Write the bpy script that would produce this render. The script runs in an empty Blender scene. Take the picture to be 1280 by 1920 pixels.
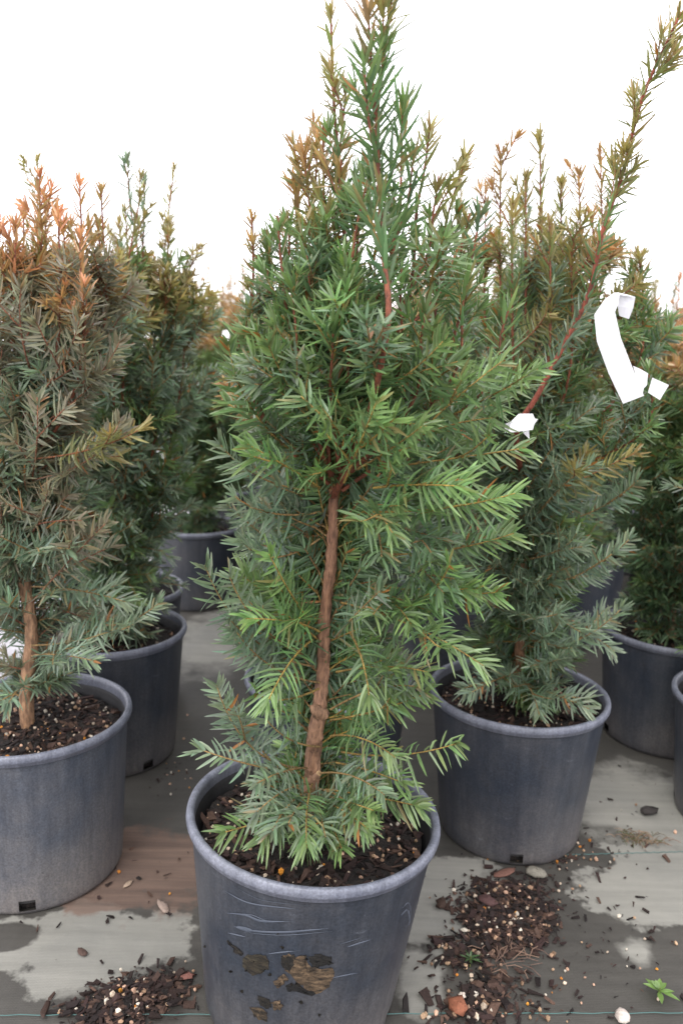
import bpy, math, random
import numpy as np
from mathutils import Matrix, Vector

S = bpy.context.scene
C = bpy.context.scene.collection
R = math.radians

# ------------------------------------------------------------------ camera, sky, sun, exposure
F_PX, PITCH, ROLL, CAM_H = 1480.0, R(11.24), R(1.775), 1.125
FWD = np.array([0, math.cos(PITCH), -math.sin(PITCH)])
RIGHT = np.array([1.0, 0, 0])
DOWN = np.array([0, -math.sin(PITCH), -math.cos(PITCH)])
CAM = np.array([0, 0, CAM_H])
cam_d = bpy.data.cameras.new('camera')
cam = bpy.data.objects.new('camera', cam_d)
C.objects.link(cam)
cx_ = RIGHT * math.cos(ROLL) - DOWN * math.sin(ROLL)
cy_ = -(RIGHT * math.sin(ROLL) + DOWN * math.cos(ROLL))
cz_ = -FWD
cam.matrix_world = Matrix(((cx_[0], cy_[0], cz_[0], 0), (cx_[1], cy_[1], cz_[1], 0),
                           (cx_[2], cy_[2], cz_[2], CAM_H), (0, 0, 0, 1)))
cam_d.sensor_fit = 'AUTO'
cam_d.sensor_width = 22.3
cam_d.lens = F_PX / 1920 * 22.3
cam_d.clip_start = 0.05
cam_d.clip_end = 2000
cam_d.dof.use_dof = True
cam_d.dof.focus_distance = 1.22
cam_d.dof.aperture_fstop = 2.6
S.camera = cam

SUN_EL, SUN_AZ = 52, 205          # degrees; azimuth clockwise from +Y
W = bpy.data.worlds.new('World')
S.world = W
W.use_nodes = True
nt = W.node_tree
nt.nodes.clear()
wo = nt.nodes.new('ShaderNodeOutputWorld')
bg = nt.nodes.new('ShaderNodeBackground')
sky = nt.nodes.new('ShaderNodeTexSky')
sky.sky_type = 'NISHITA'
sky.sun_disc = False
sky.sun_elevation = R(SUN_EL)
sky.sun_rotation = R(SUN_AZ)
mixw = nt.nodes.new('ShaderNodeMix')
mixw.data_type = 'RGBA'
mixw.inputs[0].default_value = 0.88           # share of the closed white cloud layer
mixw.inputs[7].default_value = (14.6, 14.3, 14.9, 1)
nt.links.new(sky.outputs[0], mixw.inputs[6])
nt.links.new(mixw.outputs[2], bg.inputs[0])
bg.inputs[1].default_value = 0.1
nt.links.new(bg.outputs[0], wo.inputs[0])
sun_d = bpy.data.lights.new('sun', 'SUN')
sun_d.energy = 1.0
sun_d.angle = R(25)
sun_d.color = (1, 0.97, 0.92)
sun = bpy.data.objects.new('sun', sun_d)
C.objects.link(sun)
sun.rotation_euler = (R(90 - SUN_EL), 0, R(180 - SUN_AZ))
S.view_settings.view_transform = 'Standard'
S.view_settings.look = 'None'
S.view_settings.exposure = 0.93
S.view_settings.gamma = 1
S.view_settings.use_curve_mapping = False

# ------------------------------------------------------------------ helpers
def ray(x, y):
    u = (x - 640) * math.cos(ROLL) + (y - 960) * math.sin(ROLL)
    v = -(x - 640) * math.sin(ROLL) + (y - 960) * math.cos(ROLL)
    return FWD * F_PX + RIGHT * u + DOWN * v

def at(x, y, Y):
    d = ray(x, y)
    return CAM + d * (Y / d[1])

def gp(x, y, z=0.0):
    d = ray(x, y)
    return CAM + d * ((z - CAM_H) / d[2])

def nrm(v):
    v = np.asarray(v, float)
    return v / (np.linalg.norm(v, axis=-1, keepdims=True) + 1e-12)

def mesh_from(name, verts, faces_list, mats, cols=None, midx=None, smooth=True):
    """faces_list: list of (n,k) int arrays; midx: list of material indices per array"""
    me = bpy.data.meshes.new(name)
    verts = np.asarray(verts, np.float32)
    me.vertices.add(len(verts))
    me.vertices.foreach_set('co', verts.ravel())
    lv, tot, mi = [], [], []
    for k, f in enumerate(faces_list):
        f = np.asarray(f, np.int32)
        if not len(f):
            continue
        lv.append(f.ravel())
        tot.append(np.full(len(f), f.shape[1], np.int32))
        mi.append(np.full(len(f), midx[k] if midx else 0, np.int32))
    lv, tot, mi = np.concatenate(lv), np.concatenate(tot), np.concatenate(mi)
    me.loops.add(len(lv))
    me.loops.foreach_set('vertex_index', lv)
    me.polygons.add(len(tot))
    st = np.concatenate([[0], np.cumsum(tot)[:-1]]).astype(np.int32)
    me.polygons.foreach_set('loop_start', st)
    me.polygons.foreach_set('loop_total', tot)
    me.polygons.foreach_set('material_index', mi)
    me.polygons.foreach_set('use_smooth', np.full(len(tot), smooth, bool))
    for m in mats:
        me.materials.append(m)
    if cols is not None:
        a = me.color_attributes.new('tint', 'FLOAT_COLOR', 'POINT')
        cc = np.ones((len(verts), 4), np.float32)
        cc[:, :3] = cols
        a.data.foreach_set('color', cc.ravel())
    me.update(calc_edges=True)
    me.validate()
    return me

def link(name, me, parent=None, loc=None):
    o = bpy.data.objects.new(name, me)
    C.objects.link(o)
    if parent is not None:
        o.parent = parent
    if loc is not None:
        o.location = loc
    return o

def tag(o, label=None, cat=None, group=None, kind=None):
    if label: o['label'] = label
    if cat: o['category'] = cat
    if group: o['group'] = group
    if kind: o['kind'] = kind
    return o

def copy_tree(o, parent=None):
    c = o.copy()
    C.objects.link(c)
    c.parent = parent
    for ch in o.children:
        copy_tree(ch, c)
    return c

class Buf:
    """collects vertices, faces, colours"""
    def __init__(s):
        s.v, s.f3, s.f4, s.c, s.m3, s.m4, s.n = [], [], [], [], [], [], 0
    def add(s, v, f3=None, f4=None, col=(1, 1, 1), m=0):
        v = np.asarray(v, float)
        s.v.append(v)
        c = np.asarray(col, float)
        s.c.append(np.broadcast_to(c, (len(v), 3)))
        if f3 is not None and len(f3):
            s.f3.append(np.asarray(f3) + s.n); s.m3.append(m)
        if f4 is not None and len(f4):
            s.f4.append(np.asarray(f4) + s.n); s.m4.append(m)
        s.n += len(v)
    def mesh(s, name, mats, inv=None, smooth=True):
        v = np.concatenate(s.v)
        if inv is not None:
            A = np.array(inv)
            v = v @ A[:3, :3].T + A[:3, 3]
        return mesh_from(name, v, s.f3 + s.f4, mats, np.concatenate(s.c), s.m3 + s.m4, smooth)

# ------------------------------------------------------------------ materials
def mat(name):
    m = bpy.data.materials.new(name)
    m.use_nodes = True
    n = m.node_tree.nodes
    return m, n, m.node_tree.links, n['Principled BSDF'], n['Material Output']

def noise(n, l, scale, detail=4, rough=0.55, vec=None):
    t = n.new('ShaderNodeTexNoise')
    t.inputs['Scale'].default_value = scale
    t.inputs['Detail'].default_value = detail
    t.inputs['Roughness'].default_value = rough
    if vec is not None:
        l.new(vec, t.inputs['Vector'])
    return t

def ramp(n, l, src, stops):
    r = n.new('ShaderNodeValToRGB')
    e = r.color_ramp.elements
    while len(e) < len(stops):
        e.new(0.5)
    for k, (p, c) in enumerate(stops):
        e[k].position = p
        e[k].color = (*c, 1) if len(c) == 3 else c
    l.new(src, r.inputs[0])
    return r

def mixc(n, l, fac, a, b, blend='MIX'):
    x = n.new('ShaderNodeMix')
    x.data_type = 'RGBA'
    x.blend_type = blend
    for v, s in ((fac, x.inputs[0]), (a, x.inputs[6]), (b, x.inputs[7])):
        if hasattr(v, 'is_output'):
            l.new(v, s)
        elif isinstance(v, (int, float)):
            s.default_value = v
        else:
            s.default_value = (*v, 1)
    return x.outputs[2]

def bump(n, l, h, strength, dist, bsdf, prev=None):
    b = n.new('ShaderNodeBump')
    b.inputs['Strength'].default_value = strength
    b.inputs['Distance'].default_value = dist
    l.new(h, b.inputs['Height'])
    if prev is not None:
        l.new(prev, b.inputs['Normal'])
    l.new(b.outputs[0], bsdf.inputs['Normal'])
    return b.outputs[0]

def math_(n, l, op, a, b=None, clamp=False):
    x = n.new('ShaderNodeMath')
    x.operation = op
    x.use_clamp = clamp
    for k, v in enumerate((a, b)):
        if v is None: continue
        if hasattr(v, 'is_output'): l.new(v, x.inputs[k])
        else: x.inputs[k].default_value = v
    return x.outputs[0]

# needles: tint comes from each needle's own colour
M_NEEDLE, n, l, b, o_ = mat('yew_needle')
at_ = n.new('ShaderNodeAttribute'); at_.attribute_name = 'tint'
tc = n.new('ShaderNodeTexCoord')
nz = noise(n, l, 60, 2, vec=tc.outputs['Object'])
col = mixc(n, l, 0.35, at_.outputs['Color'], ramp(n, l, nz.outputs[0], [(0.3, (.55, .55, .55)), (0.7, (1.35, 1.35, 1.3))]).outputs[0], 'MULTIPLY')
l.new(col, b.inputs['Base Color'])
b.inputs['Roughness'].default_value = 0.31
b.inputs['Specular IOR Level'].default_value = 0.65
tr = n.new('ShaderNodeBsdfTranslucent')
hs = n.new('ShaderNodeHueSaturation')
hs.inputs['Saturation'].default_value = 1.1
hs.inputs['Value'].default_value = 1.35
l.new(col, hs.inputs['Color'])
l.new(hs.outputs[0], tr.inputs['Color'])
ms = n.new('ShaderNodeMixShader'); ms.inputs[0].default_value = 0.3
l.new(b.outputs[0], ms.inputs[1]); l.new(tr.outputs[0], ms.inputs[2]); l.new(ms.outputs[0], o_.inputs[0])

# stems and bark
M_BARK, n, l, b, o_ = mat('yew_bark')
at_ = n.new('ShaderNodeAttribute'); at_.attribute_name = 'tint'
tc = n.new('ShaderNodeTexCoord')
mp = n.new('ShaderNodeMapping'); mp.inputs['Scale'].default_value = (1, 1, 0.22)
l.new(tc.outputs['Object'], mp.inputs[0])
nz = noise(n, l, 160, 5, 0.65, mp.outputs[0])
nz2 = noise(n, l, 28, 3, 0.6, tc.outputs['Object'])
c1 = mixc(n, l, 0.85, at_.outputs['Color'], ramp(n, l, nz.outputs[0], [(0.34, (.28, .25, .24)), (0.5, (.85, .8, .78)), (0.64, (1.35, 1.28, 1.2))]).outputs[0], 'MULTIPLY')
c1 = mixc(n, l, 0.6, c1, ramp(n, l, nz2.outputs[0], [(0.35, (.6, .55, .5)), (0.65, (1.25, 1.25, 1.25))]).outputs[0], 'MULTIPLY')
l.new(c1, b.inputs['Base Color'])
b.inputs['Roughness'].default_value = 0.75
bump(n, l, nz.outputs[0], 1.0, 0.007, b)

def pot_mat(name, base, dust, dust_amt, rough, scratch):
    m, n, l, b, o_ = mat(name)
    tc = n.new('ShaderNodeTexCoord')
    sx = n.new('ShaderNodeSeparateXYZ'); l.new(tc.outputs['Object'], sx.inputs[0])
    nz = noise(n, l, 5, 6, 0.65, tc.outputs['Object'])
    nf = noise(n, l, 90, 3, 0.6, tc.outputs['Object'])
    # dust gathers near the foot and in cloudy streaks
    foot = n.new('ShaderNodeMapRange'); l.new(sx.outputs[2], foot.inputs[0])
    foot.inputs[1].default_value = 0.16; foot.inputs[2].default_value = 0.0
    d = math_(n, l, 'MULTIPLY', foot.outputs[0], nz.outputs[0])
    cl = ramp(n, l, nz.outputs[0], [(0.38, (0, 0, 0)), (0.72, (1, 1, 1))]).outputs[0]
    d2 = math_(n, l, 'ADD', math_(n, l, 'MULTIPLY', d, 0.75), math_(n, l, 'MULTIPLY', cl, dust_amt), True)
    d3 = math_(n, l, 'MULTIPLY', d2, math_(n, l, 'ADD', math_(n, l, 'MULTIPLY', nf.outputs[0], 0.8), 0.55), True)
    c = mixc(n, l, d3, base, dust)
    # faint pale drag scratches, stretched around the wall
    ang = math_(n, l, 'ARCTAN2', sx.outputs[1], sx.outputs[0])
    cb = n.new('ShaderNodeCombineXYZ')
    l.new(math_(n, l, 'MULTIPLY', ang, 0.9), cb.inputs[0])
    l.new(math_(n, l, 'ADD', math_(n, l, 'MULTIPLY', sx.outputs[2], 34.0), math_(n, l, 'MULTIPLY', nz.outputs[0], 4.0)), cb.inputs[1])
    ns = noise(n, l, 2.2, 5, 0.7, cb.outputs[0])
    sc = ramp(n, l, ns.outputs[0], [(0.63, (0, 0, 0)), (0.72, (1, 1, 1))]).outputs[0]
    c = mixc(n, l, math_(n, l, 'MULTIPLY', sc, scratch), c, (.17, .185, .22))
    cs = n.new('ShaderNodeCombineXYZ')
    l.new(math_(n, l, 'MULTIPLY', ang, 7.0), cs.inputs[0]); l.new(math_(n, l, 'MULTIPLY', sx.outputs[2], 3.0), cs.inputs[1])
    rain = noise(n, l, 1.6, 5, 0.7, cs.outputs[0])
    c = mixc(n, l, 0.7, c, ramp(n, l, rain.outputs[0], [(0.3, (.62, .62, .64)), (0.7, (1.35, 1.33, 1.3))]).outputs[0], 'MULTIPLY')
    gr = noise(n, l, 260, 3, 0.7, tc.outputs['Object'])
    c = mixc(n, l, 0.8, c, ramp(n, l, gr.outputs[0], [(0.3, (.6, .6, .6)), (0.7, (1.4, 1.4, 1.4))]).outputs[0], 'MULTIPLY')
    # dark specks of splashed soil
    sp = noise(n, l, 40, 4, 0.75, tc.outputs['Object'])
    spm = ramp(n, l, sp.outputs[0], [(0.66, (0, 0, 0)), (0.72, (1, 1, 1))]).outputs[0]
    c = mixc(n, l, math_(n, l, 'MULTIPLY', spm, 0.5), c, (.02, .018, .016))
    l.new(c, b.inputs['Base Color'])
    rr = ramp(n, l, nz.outputs[0], [(0.3, (rough - .08,) * 3), (0.7, (rough + .15,) * 3)])
    l.new(rr.outputs[0], b.inputs['Roughness'])
    bb = bump(n, l, nf.outputs[0], 0.25, 0.001, b)
    return m
M_POT = pot_mat('black_pot_plastic', (.029, .036, .049), (.155, .140, .130), 0.36, 0.42, 0.45)
M_POT_DUSTY_SHEEN = pot_mat('dusty_sheen_pot_plastic', (.060, .070, .090), (.20, .178, .16), 0.45, 0.5, 0.25)  # lighter base: dust, plus reflected light put into the colour
M_RIM = pot_mat('worn_pot_rim', (.115, .125, .160), (.23, .24, .275), 0.7, 0.4, 0.8)
M_POT_IN = pot_mat('pot_inner_wall', (.022, .022, .024), (.09, .085, .08), 0.15, 0.55, 0.1)

def tint_mat(name, rough=0.85, sc=300, amt=0.6, spec=0.3):
    m, n, l, b, o_ = mat(name)
    a = n.new('ShaderNodeAttribute'); a.attribute_name = 'tint'
    tc = n.new('ShaderNodeTexCoord')
    nz = noise(n, l, sc, 3, 0.6, tc.outputs['Object'])
    c = mixc(n, l, amt, a.outputs['Color'], ramp(n, l, nz.outputs[0], [(0.3, (.5, .5, .5)), (0.7, (1.4, 1.4, 1.4))]).outputs[0], 'MULTIPLY')
    l.new(c, b.inputs['Base Color'])
    b.inputs['Roughness'].default_value = rough
    b.inputs['Specular IOR Level'].default_value = spec
    bump(n, l, nz.outputs[0], 0.5, 0.002, b)
    return m
M_CHIP = tint_mat('bark_chip')
M_MUD, n, l, b, o_ = mat('dried_mud')
a_ = n.new('ShaderNodeAttribute'); a_.attribute_name = 'tint'
tc = n.new('ShaderNodeTexCoord')
mp = n.new('ShaderNodeMapping'); mp.inputs['Scale'].default_value = (1, 1, 3.2); mp.inputs['Rotation'].default_value = (0, .45, 0)
l.new(tc.outputs['Object'], mp.inputs[0])
nz = noise(n, l, 60, 6, 0.75, mp.outputs[0])
l.new(mixc(n, l, 1.0, a_.outputs['Color'], ramp(n, l, nz.outputs[0], [(0.38, (.10, .10, .10)), (0.55, (.75, .72, .68)), (0.72, (1.5, 1.5, 1.5))]).outputs[0], 'MULTIPLY'), b.inputs['Base Color'])
b.inputs['Roughness'].default_value = 0.95
bump(n, l, nz.outputs[0], 1.0, 0.004, b)

M_SOIL, n, l, b, o_ = mat('potting_soil')
tc = n.new('ShaderNodeTexCoord')
nz = noise(n, l, 130, 6, 0.7, tc.outputs['Object'])
l.new(ramp(n, l, nz.outputs[0], [(0.3, (.006, .005, .005)), (0.55, (.022, .016, .013)), (0.75, (.06, .042, .03))]).outputs[0], b.inputs['Base Color'])
b.inputs['Roughness'].default_value = 0.9
bump(n, l, nz.outputs[0], 1.0, 0.012, b)

M_PAPER, n, l, b, o_ = mat('white_label_paper')
b.inputs['Base Color'].default_value = (.86, .86, .88, 1)
b.inputs['Roughness'].default_value = 0.45
tc = n.new('ShaderNodeTexCoord')
nz = noise(n, l, 40, 3, 0.5, tc.outputs['Object'])
bump(n, l, nz.outputs[0], 0.15, 0.004, b)
tr = n.new('ShaderNodeBsdfTranslucent'); tr.inputs[0].default_value = (.85, .85, .87, 1)
ms = n.new('ShaderNodeMixShader'); ms.inputs[0].default_value = 0.3
l.new(b.outputs[0], ms.inputs[1]); l.new(tr.outputs[0], ms.inputs[2]); l.new(ms.outputs[0], o_.inputs[0])

M_THREAD, n, l, b, o_ = mat('green_marker_thread')
b.inputs['Base Color'].default_value = (.05, .125, .115, 1)
b.inputs['Roughness'].default_value = 0.6

# pale ground beyond the mat
M_PALE, n, l, b, o_ = mat('pale_gravel')
tc = n.new('ShaderNodeTexCoord')
nz = noise(n, l, 30, 6, 0.7, tc.outputs['Object'])
nz2 = noise(n, l, 0.7, 4, 0.6, tc.outputs['Object'])
c = ramp(n, l, nz.outputs[0], [(0.3, (.30, .29, .31)), (0.7, (.46, .45, .47))]).outputs[0]
c = mixc(n, l, 0.5, c, ramp(n, l, nz2.outputs[0], [(0.3, (.7, .7, .7)), (0.7, (1.1, 1.1, 1.1))]).outputs[0], 'MULTIPLY')
l.new(c, b.inputs['Base Color'])
b.inputs['Roughness'].default_value = 0.85
bump(n, l, nz.outputs[0], 0.6, 0.01, b)

# weed mat: woven, dark where wet, pale where dry, with dried mud
M_MAT, n, l, b, o_ = mat('woven_weed_mat')
tc = n.new('ShaderNodeTexCoord')
OBJ = tc.outputs['Object']
warp = noise(n, l, 9, 5, 0.62, OBJ)
warp2 = noise(n, l, 34, 3, 0.6, OBJ)
def blob(cx, cy, x0, x1, y0, y1, soft=0.07, k=1.0):
    """mask of one stain, given by where it lies on the ground"""
    c = gp(cx, cy); a = gp(x0, cy); a2 = gp(x1, cy); d0 = gp(cx, y0); d1 = gp(cx, y1)
    rx = abs(a2[0] - a[0]) / 2; ry = abs(d0[1] - d1[1]) / 2
    m0 = ((a[0] + a2[0]) / 2, (d0[1] + d1[1]) / 2)
    v = n.new('ShaderNodeVectorMath'); v.operation = 'SUBTRACT'
    l.new(OBJ, v.inputs[0]); v.inputs[1].default_value = (m0[0], m0[1], 0)
    w = n.new('ShaderNodeVectorMath'); w.operation = 'MULTIPLY'
    l.new(v.outputs[0], w.inputs[0]); w.inputs[1].default_value = (1 / rx, 1 / ry, 0)
    q = n.new('ShaderNodeVectorMath'); q.operation = 'LENGTH'
    l.new(w.outputs[0], q.inputs[0])
    s = math_(n, l, 'ADD', q.outputs['Value'], math_(n, l, 'MULTIPLY', math_(n, l, 'SUBTRACT', warp.outputs[0], 0.5), 1.9 * k))
    s = math_(n, l, 'ADD', s, math_(n, l, 'MULTIPLY', math_(n, l, 'SUBTRACT', warp2.outputs[0], 0.5), 0.35 * k))
    r = n.new('ShaderNodeMapRange'); l.new(s, r.inputs[0])
    r.inputs[1].default_value = 1 + soft; r.inputs[2].default_value = 1 - soft
    return r.outputs[0]
def union(ms):
    r = ms[0]
    for q in ms[1:]:
        r = math_(n, l, 'MAXIMUM', r, q)
    return r
dry = union([blob(180, 1775, 10, 345, 1695, 1860), blob(20, 1770, -120, 110, 1712, 1840),
             blob(850, 1650, 770, 930, 1600, 1690), blob(815, 1720, 745, 885, 1650, 1790, k=.7),
             blob(1215, 1660, 1085, 1400, 1585, 1745), blob(1180, 1500, 1060, 1330, 1440, 1600, .25),
             blob(1190, 1780, 1160, 1218, 1758, 1806, .3, 1.3), blob(770, 1830, 740, 830, 1780, 1905, .2),
             blob(400, 1200, 330, 470, 1150, 1262, .3), blob(640, 1260, 520, 760, 1200, 1300, .3)])
wet = union([blob(15, 1757, -60, 72, 1728, 1788, k=.6), blob(1120, 1608, 1085, 1150, 1590, 1630, k=.6)])
dry = math_(n, l, 'SUBTRACT', dry, wet, True)
mud = math_(n, l, 'MAXIMUM', blob(270, 1630, 120, 400, 1555, 1712, .12), blob(240, 1690, 60, 330, 1650, 1712, .1))
dirt = union([blob(940, 1700, 880, 1005, 1655, 1760, .35, 1.6), blob(240, 1880, 150, 325, 1845, 1930, .35, 1.6)])
# weave
wv = n.new('ShaderNodeTexWave'); wv.wave_type = 'BANDS'; wv.bands_direction = 'X'
wv.inputs['Scale'].default_value = 130; wv.inputs['Distortion'].default_value = 0.6
l.new(OBJ, wv.inputs[0])
wh = n.new('ShaderNodeTexWave'); wh.wave_type = 'BANDS'; wh.bands_direction = 'Y'
wh.inputs['Scale'].default_value = 85; wh.inputs['Distortion'].default_value = 0.6
l.new(OBJ, wh.inputs[0])
weave = math_(n, l, 'MULTIPLY', wv.outputs[0], wh.outputs[0])
strk = n.new('ShaderNodeMapping'); strk.inputs['Scale'].default_value = (0.35, 5, 1); l.new(OBJ, strk.inputs[0])
ns = noise(n, l, 7, 5, 0.65, strk.outputs[0])
nb = noise(n, l, 3.5, 5, 0.6, OBJ)
wetc = ramp(n, l, nb.outputs[0], [(0.3, (.050, .047, .042)), (0.7, (.084, .079, .069))]).outputs[0]
dryc = ramp(n, l, nb.outputs[0], [(0.3, (.20, .198, .178)), (0.7, (.27, .262, .228))]).outputs[0]
c = mixc(n, l, dry, wetc, dryc)
c = mixc(n, l, math_(n, l, 'MULTIPLY', mud, .85), c, ramp(n, l, ns.outputs[0], [(0.3, (.115, .078, .062)), (0.7, (.19, .125, .095))]).outputs[0])
c = mixc(n, l, math_(n, l, 'MULTIPLY', dirt, .8), c, (.022, .017, .014))
c = mixc(n, l, 0.45, c, ramp(n, l, ns.outputs[0], [(0.3, (.7, .7, .7)), (0.7, (1.25, 1.25, 1.25))]).outputs[0], 'MULTIPLY')
c = mixc(n, l, 0.3, c, ramp(n, l, weave, [(0.0, (.72, .72, .72)), (0.8, (1.2, 1.2, 1.2))]).outputs[0], 'MULTIPLY')
l.new(c, b.inputs['Base Color'])
rg = math_(n, l, 'ADD', math_(n, l, 'MULTIPLY', math_(n, l, 'MAXIMUM', dry, mud), 0.35), 0.5, True)
l.new(rg, b.inputs['Roughness'])
b.inputs['Specular IOR Level'].default_value = 0.35
b1 = bump(n, l, weave, 0.35, 0.001, b)
bump(n, l, nb.outputs[0], 0.4, 0.02, b, b1)

# ------------------------------------------------------------------ ground
def sheet(name, x0, x1, y0, y1, z, m, nx=1, ny=1, bumpy=0):
    xs = np.linspace(x0, x1, nx + 1); ys = np.linspace(y0, y1, ny + 1)
    X, Y = np.meshgrid(xs, ys)
    rng = np.random.default_rng(5)
    Z = z + 0 * X
    if bumpy:
        Z = z + bumpy * (np.sin(X * 5.1 + 1.3 * np.sin(Y * 3)) * np.sin(Y * 4.3 + .7) * .5 + .5 * np.sin(X * 11 + Y * 7))
    v = np.stack([X, Y, Z], -1).reshape(-1, 3)
    i = np.arange((nx + 1) * (ny + 1)).reshape(ny + 1, nx + 1)
    f = np.stack([i[:-1, :-1], i[:-1, 1:], i[1:, 1:], i[1:, :-1]], -1).reshape(-1, 4)
    return link(name, mesh_from(name, v, [f], [m]))
g = sheet('ground', -600, 600, -300, 1200, -0.012, M_PALE); tag(g, kind='structure')
mat_o = sheet('weed_mat_ground', -1.02, 9, -2, 11, 0.0, M_MAT, 200, 240, 0.0012); tag(mat_o, kind='structure')

def thread(p, q):
    k = 60
    t = np.linspace(0, 1, k)[:, None]
    c = p + (q - p) * t
    c[:, 2] = 0.0035
    c[:, 1] += 0.0012 * np.sin(np.arange(k) * 1.9)
    w = np.array([0, 0.0007, 0])
    v = np.concatenate([c - w, c + [0, 0, .0012], c + w])
    i = np.arange(k - 1)
    f = np.concatenate([np.stack([i, i + 1, k + i + 1, k + i], 1), np.stack([k + i, k + i + 1, 2 * k + i + 1, 2 * k + i], 1)])
    link('marker_thread', mesh_from('marker_thread', v, [f], [M_THREAD]), mat_o)
for (a_, b_) in (((-60, 1907), (1340, 1902)), ((1040, 1606), (1330, 1598))):
    p, q = gp(*a_), gp(*b_)
    thread(p, q)

# ------------------------------------------------------------------ tubes and needles
def tube(buf, pts, r, col, seg=6, m=0, lump=0.0, rng=None):
    pts = np.asarray(pts, float); k = len(pts)
    r = np.broadcast_to(np.asarray(r, float), (k,))
    T = nrm(np.gradient(pts, axis=0))
    ref = np.where(np.abs(T[:, 2:3]) > 0.9, np.array([[1., 0, 0]]), np.array([[0, 0, 1.]]))
    A = nrm(np.cross(T, np.broadcast_to(np.array([0.31, 0.95, 0.05]), T.shape) if abs(T[:, 2]).mean() > .6 else ref))
    B = np.cross(T, A)
    a = np.linspace(0, 2 * np.pi, seg, endpoint=False)
    rr = r[:, None] * np.ones((1, seg))
    if lump and rng is not None:
        q = rng.normal(size=(k, seg))
        q = (q + np.roll(q, 1, 1) + np.roll(q, -1, 1)) / 2
        rr = rr * (1 + lump * q)
    v = pts[:, None] + rr[..., None] * (np.cos(a)[None, :, None] * A[:, None] + np.sin(a)[None, :, None] * B[:, None])
    v = v.reshape(-1, 3)
    i = np.arange(k - 1)[:, None] * seg; j = np.arange(seg)[None]; j2 = (j + 1) % seg
    f = np.stack([i + j, i + j2, i + seg + j2, i + seg + j], -1).reshape(-1, 4)
    col = np.asarray(col, float)
    cc = np.repeat(col, seg, 0) if col.ndim == 2 else col
    v = np.concatenate([v, pts[-1:] + T[-1:] * r[-1]])
    cc = np.concatenate([cc, cc[-1:]]) if cc.ndim == 2 else cc
    last = (k - 1) * seg
    cap = np.stack([last + np.arange(seg), last + (np.arange(seg) + 1) % seg, np.full(seg, k * seg)], 1)
    buf.add(v, cap, f, cc, m)

def resample(pts, step):
    pts = np.asarray(pts, float)
    d = np.concatenate([[0], np.cumsum(np.linalg.norm(np.diff(pts, axis=0), axis=1))])
    L = d[-1]
    k = max(3, int(L / step) + 1)
    # Catmull-Rom through the points
    t = np.linspace(0, L, k)
    P = np.concatenate([[2 * pts[0] - pts[1]], pts, [2 * pts[-1] - pts[-2]]])
    idx = np.clip(np.searchsorted(d, t, 'right') - 1, 0, len(pts) - 2)
    u = ((t - d[idx]) / (d[idx + 1] - d[idx] + 1e-12))[:, None]
    p0, p1, p2, p3 = P[idx], P[idx + 1], P[idx + 2], P[idx + 3]
    out = .5 * (2 * p1 + (p2 - p0) * u + (2 * p0 - 5 * p1 + 4 * p2 - p3) * u ** 2 + (3 * p1 - p0 - 3 * p2 + p3) * u ** 3)
    return out

PAL = {  # (young tip, mature) needle colours, stem
    'green':  dict(a=(.165, .242, .090), b=(.104, .182, .084), stem=(.36, .25, .07)),
    'fresh':  dict(a=(.185, .292, .098), b=(.110, .210, .090), stem=(.42, .30, .07)),
    'grey':   dict(a=(.198, .256, .162), b=(.150, .218, .150), stem=(.34, .23, .09)),  # on the front yew's left side also paints in sky sheen
    'deep':   dict(a=(.125, .190, .095), b=(.092, .155, .090), stem=(.28, .18, .07)),
    'olive':  dict(a=(.310, .255, .095), b=(.175, .210, .090), stem=(.36, .15, .07)),
    'bronze': dict(a=(.400, .245, .105), b=(.235, .210, .100), stem=(.36, .15, .08)),
    'orange': dict(a=(.540, .270, .140), b=(.330, .240, .115), stem=(.42, .17, .09)),
    'dusk':   dict(a=(.235, .214, .136), b=(.168, .190, .134), stem=(.32, .14, .08)),
}

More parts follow.
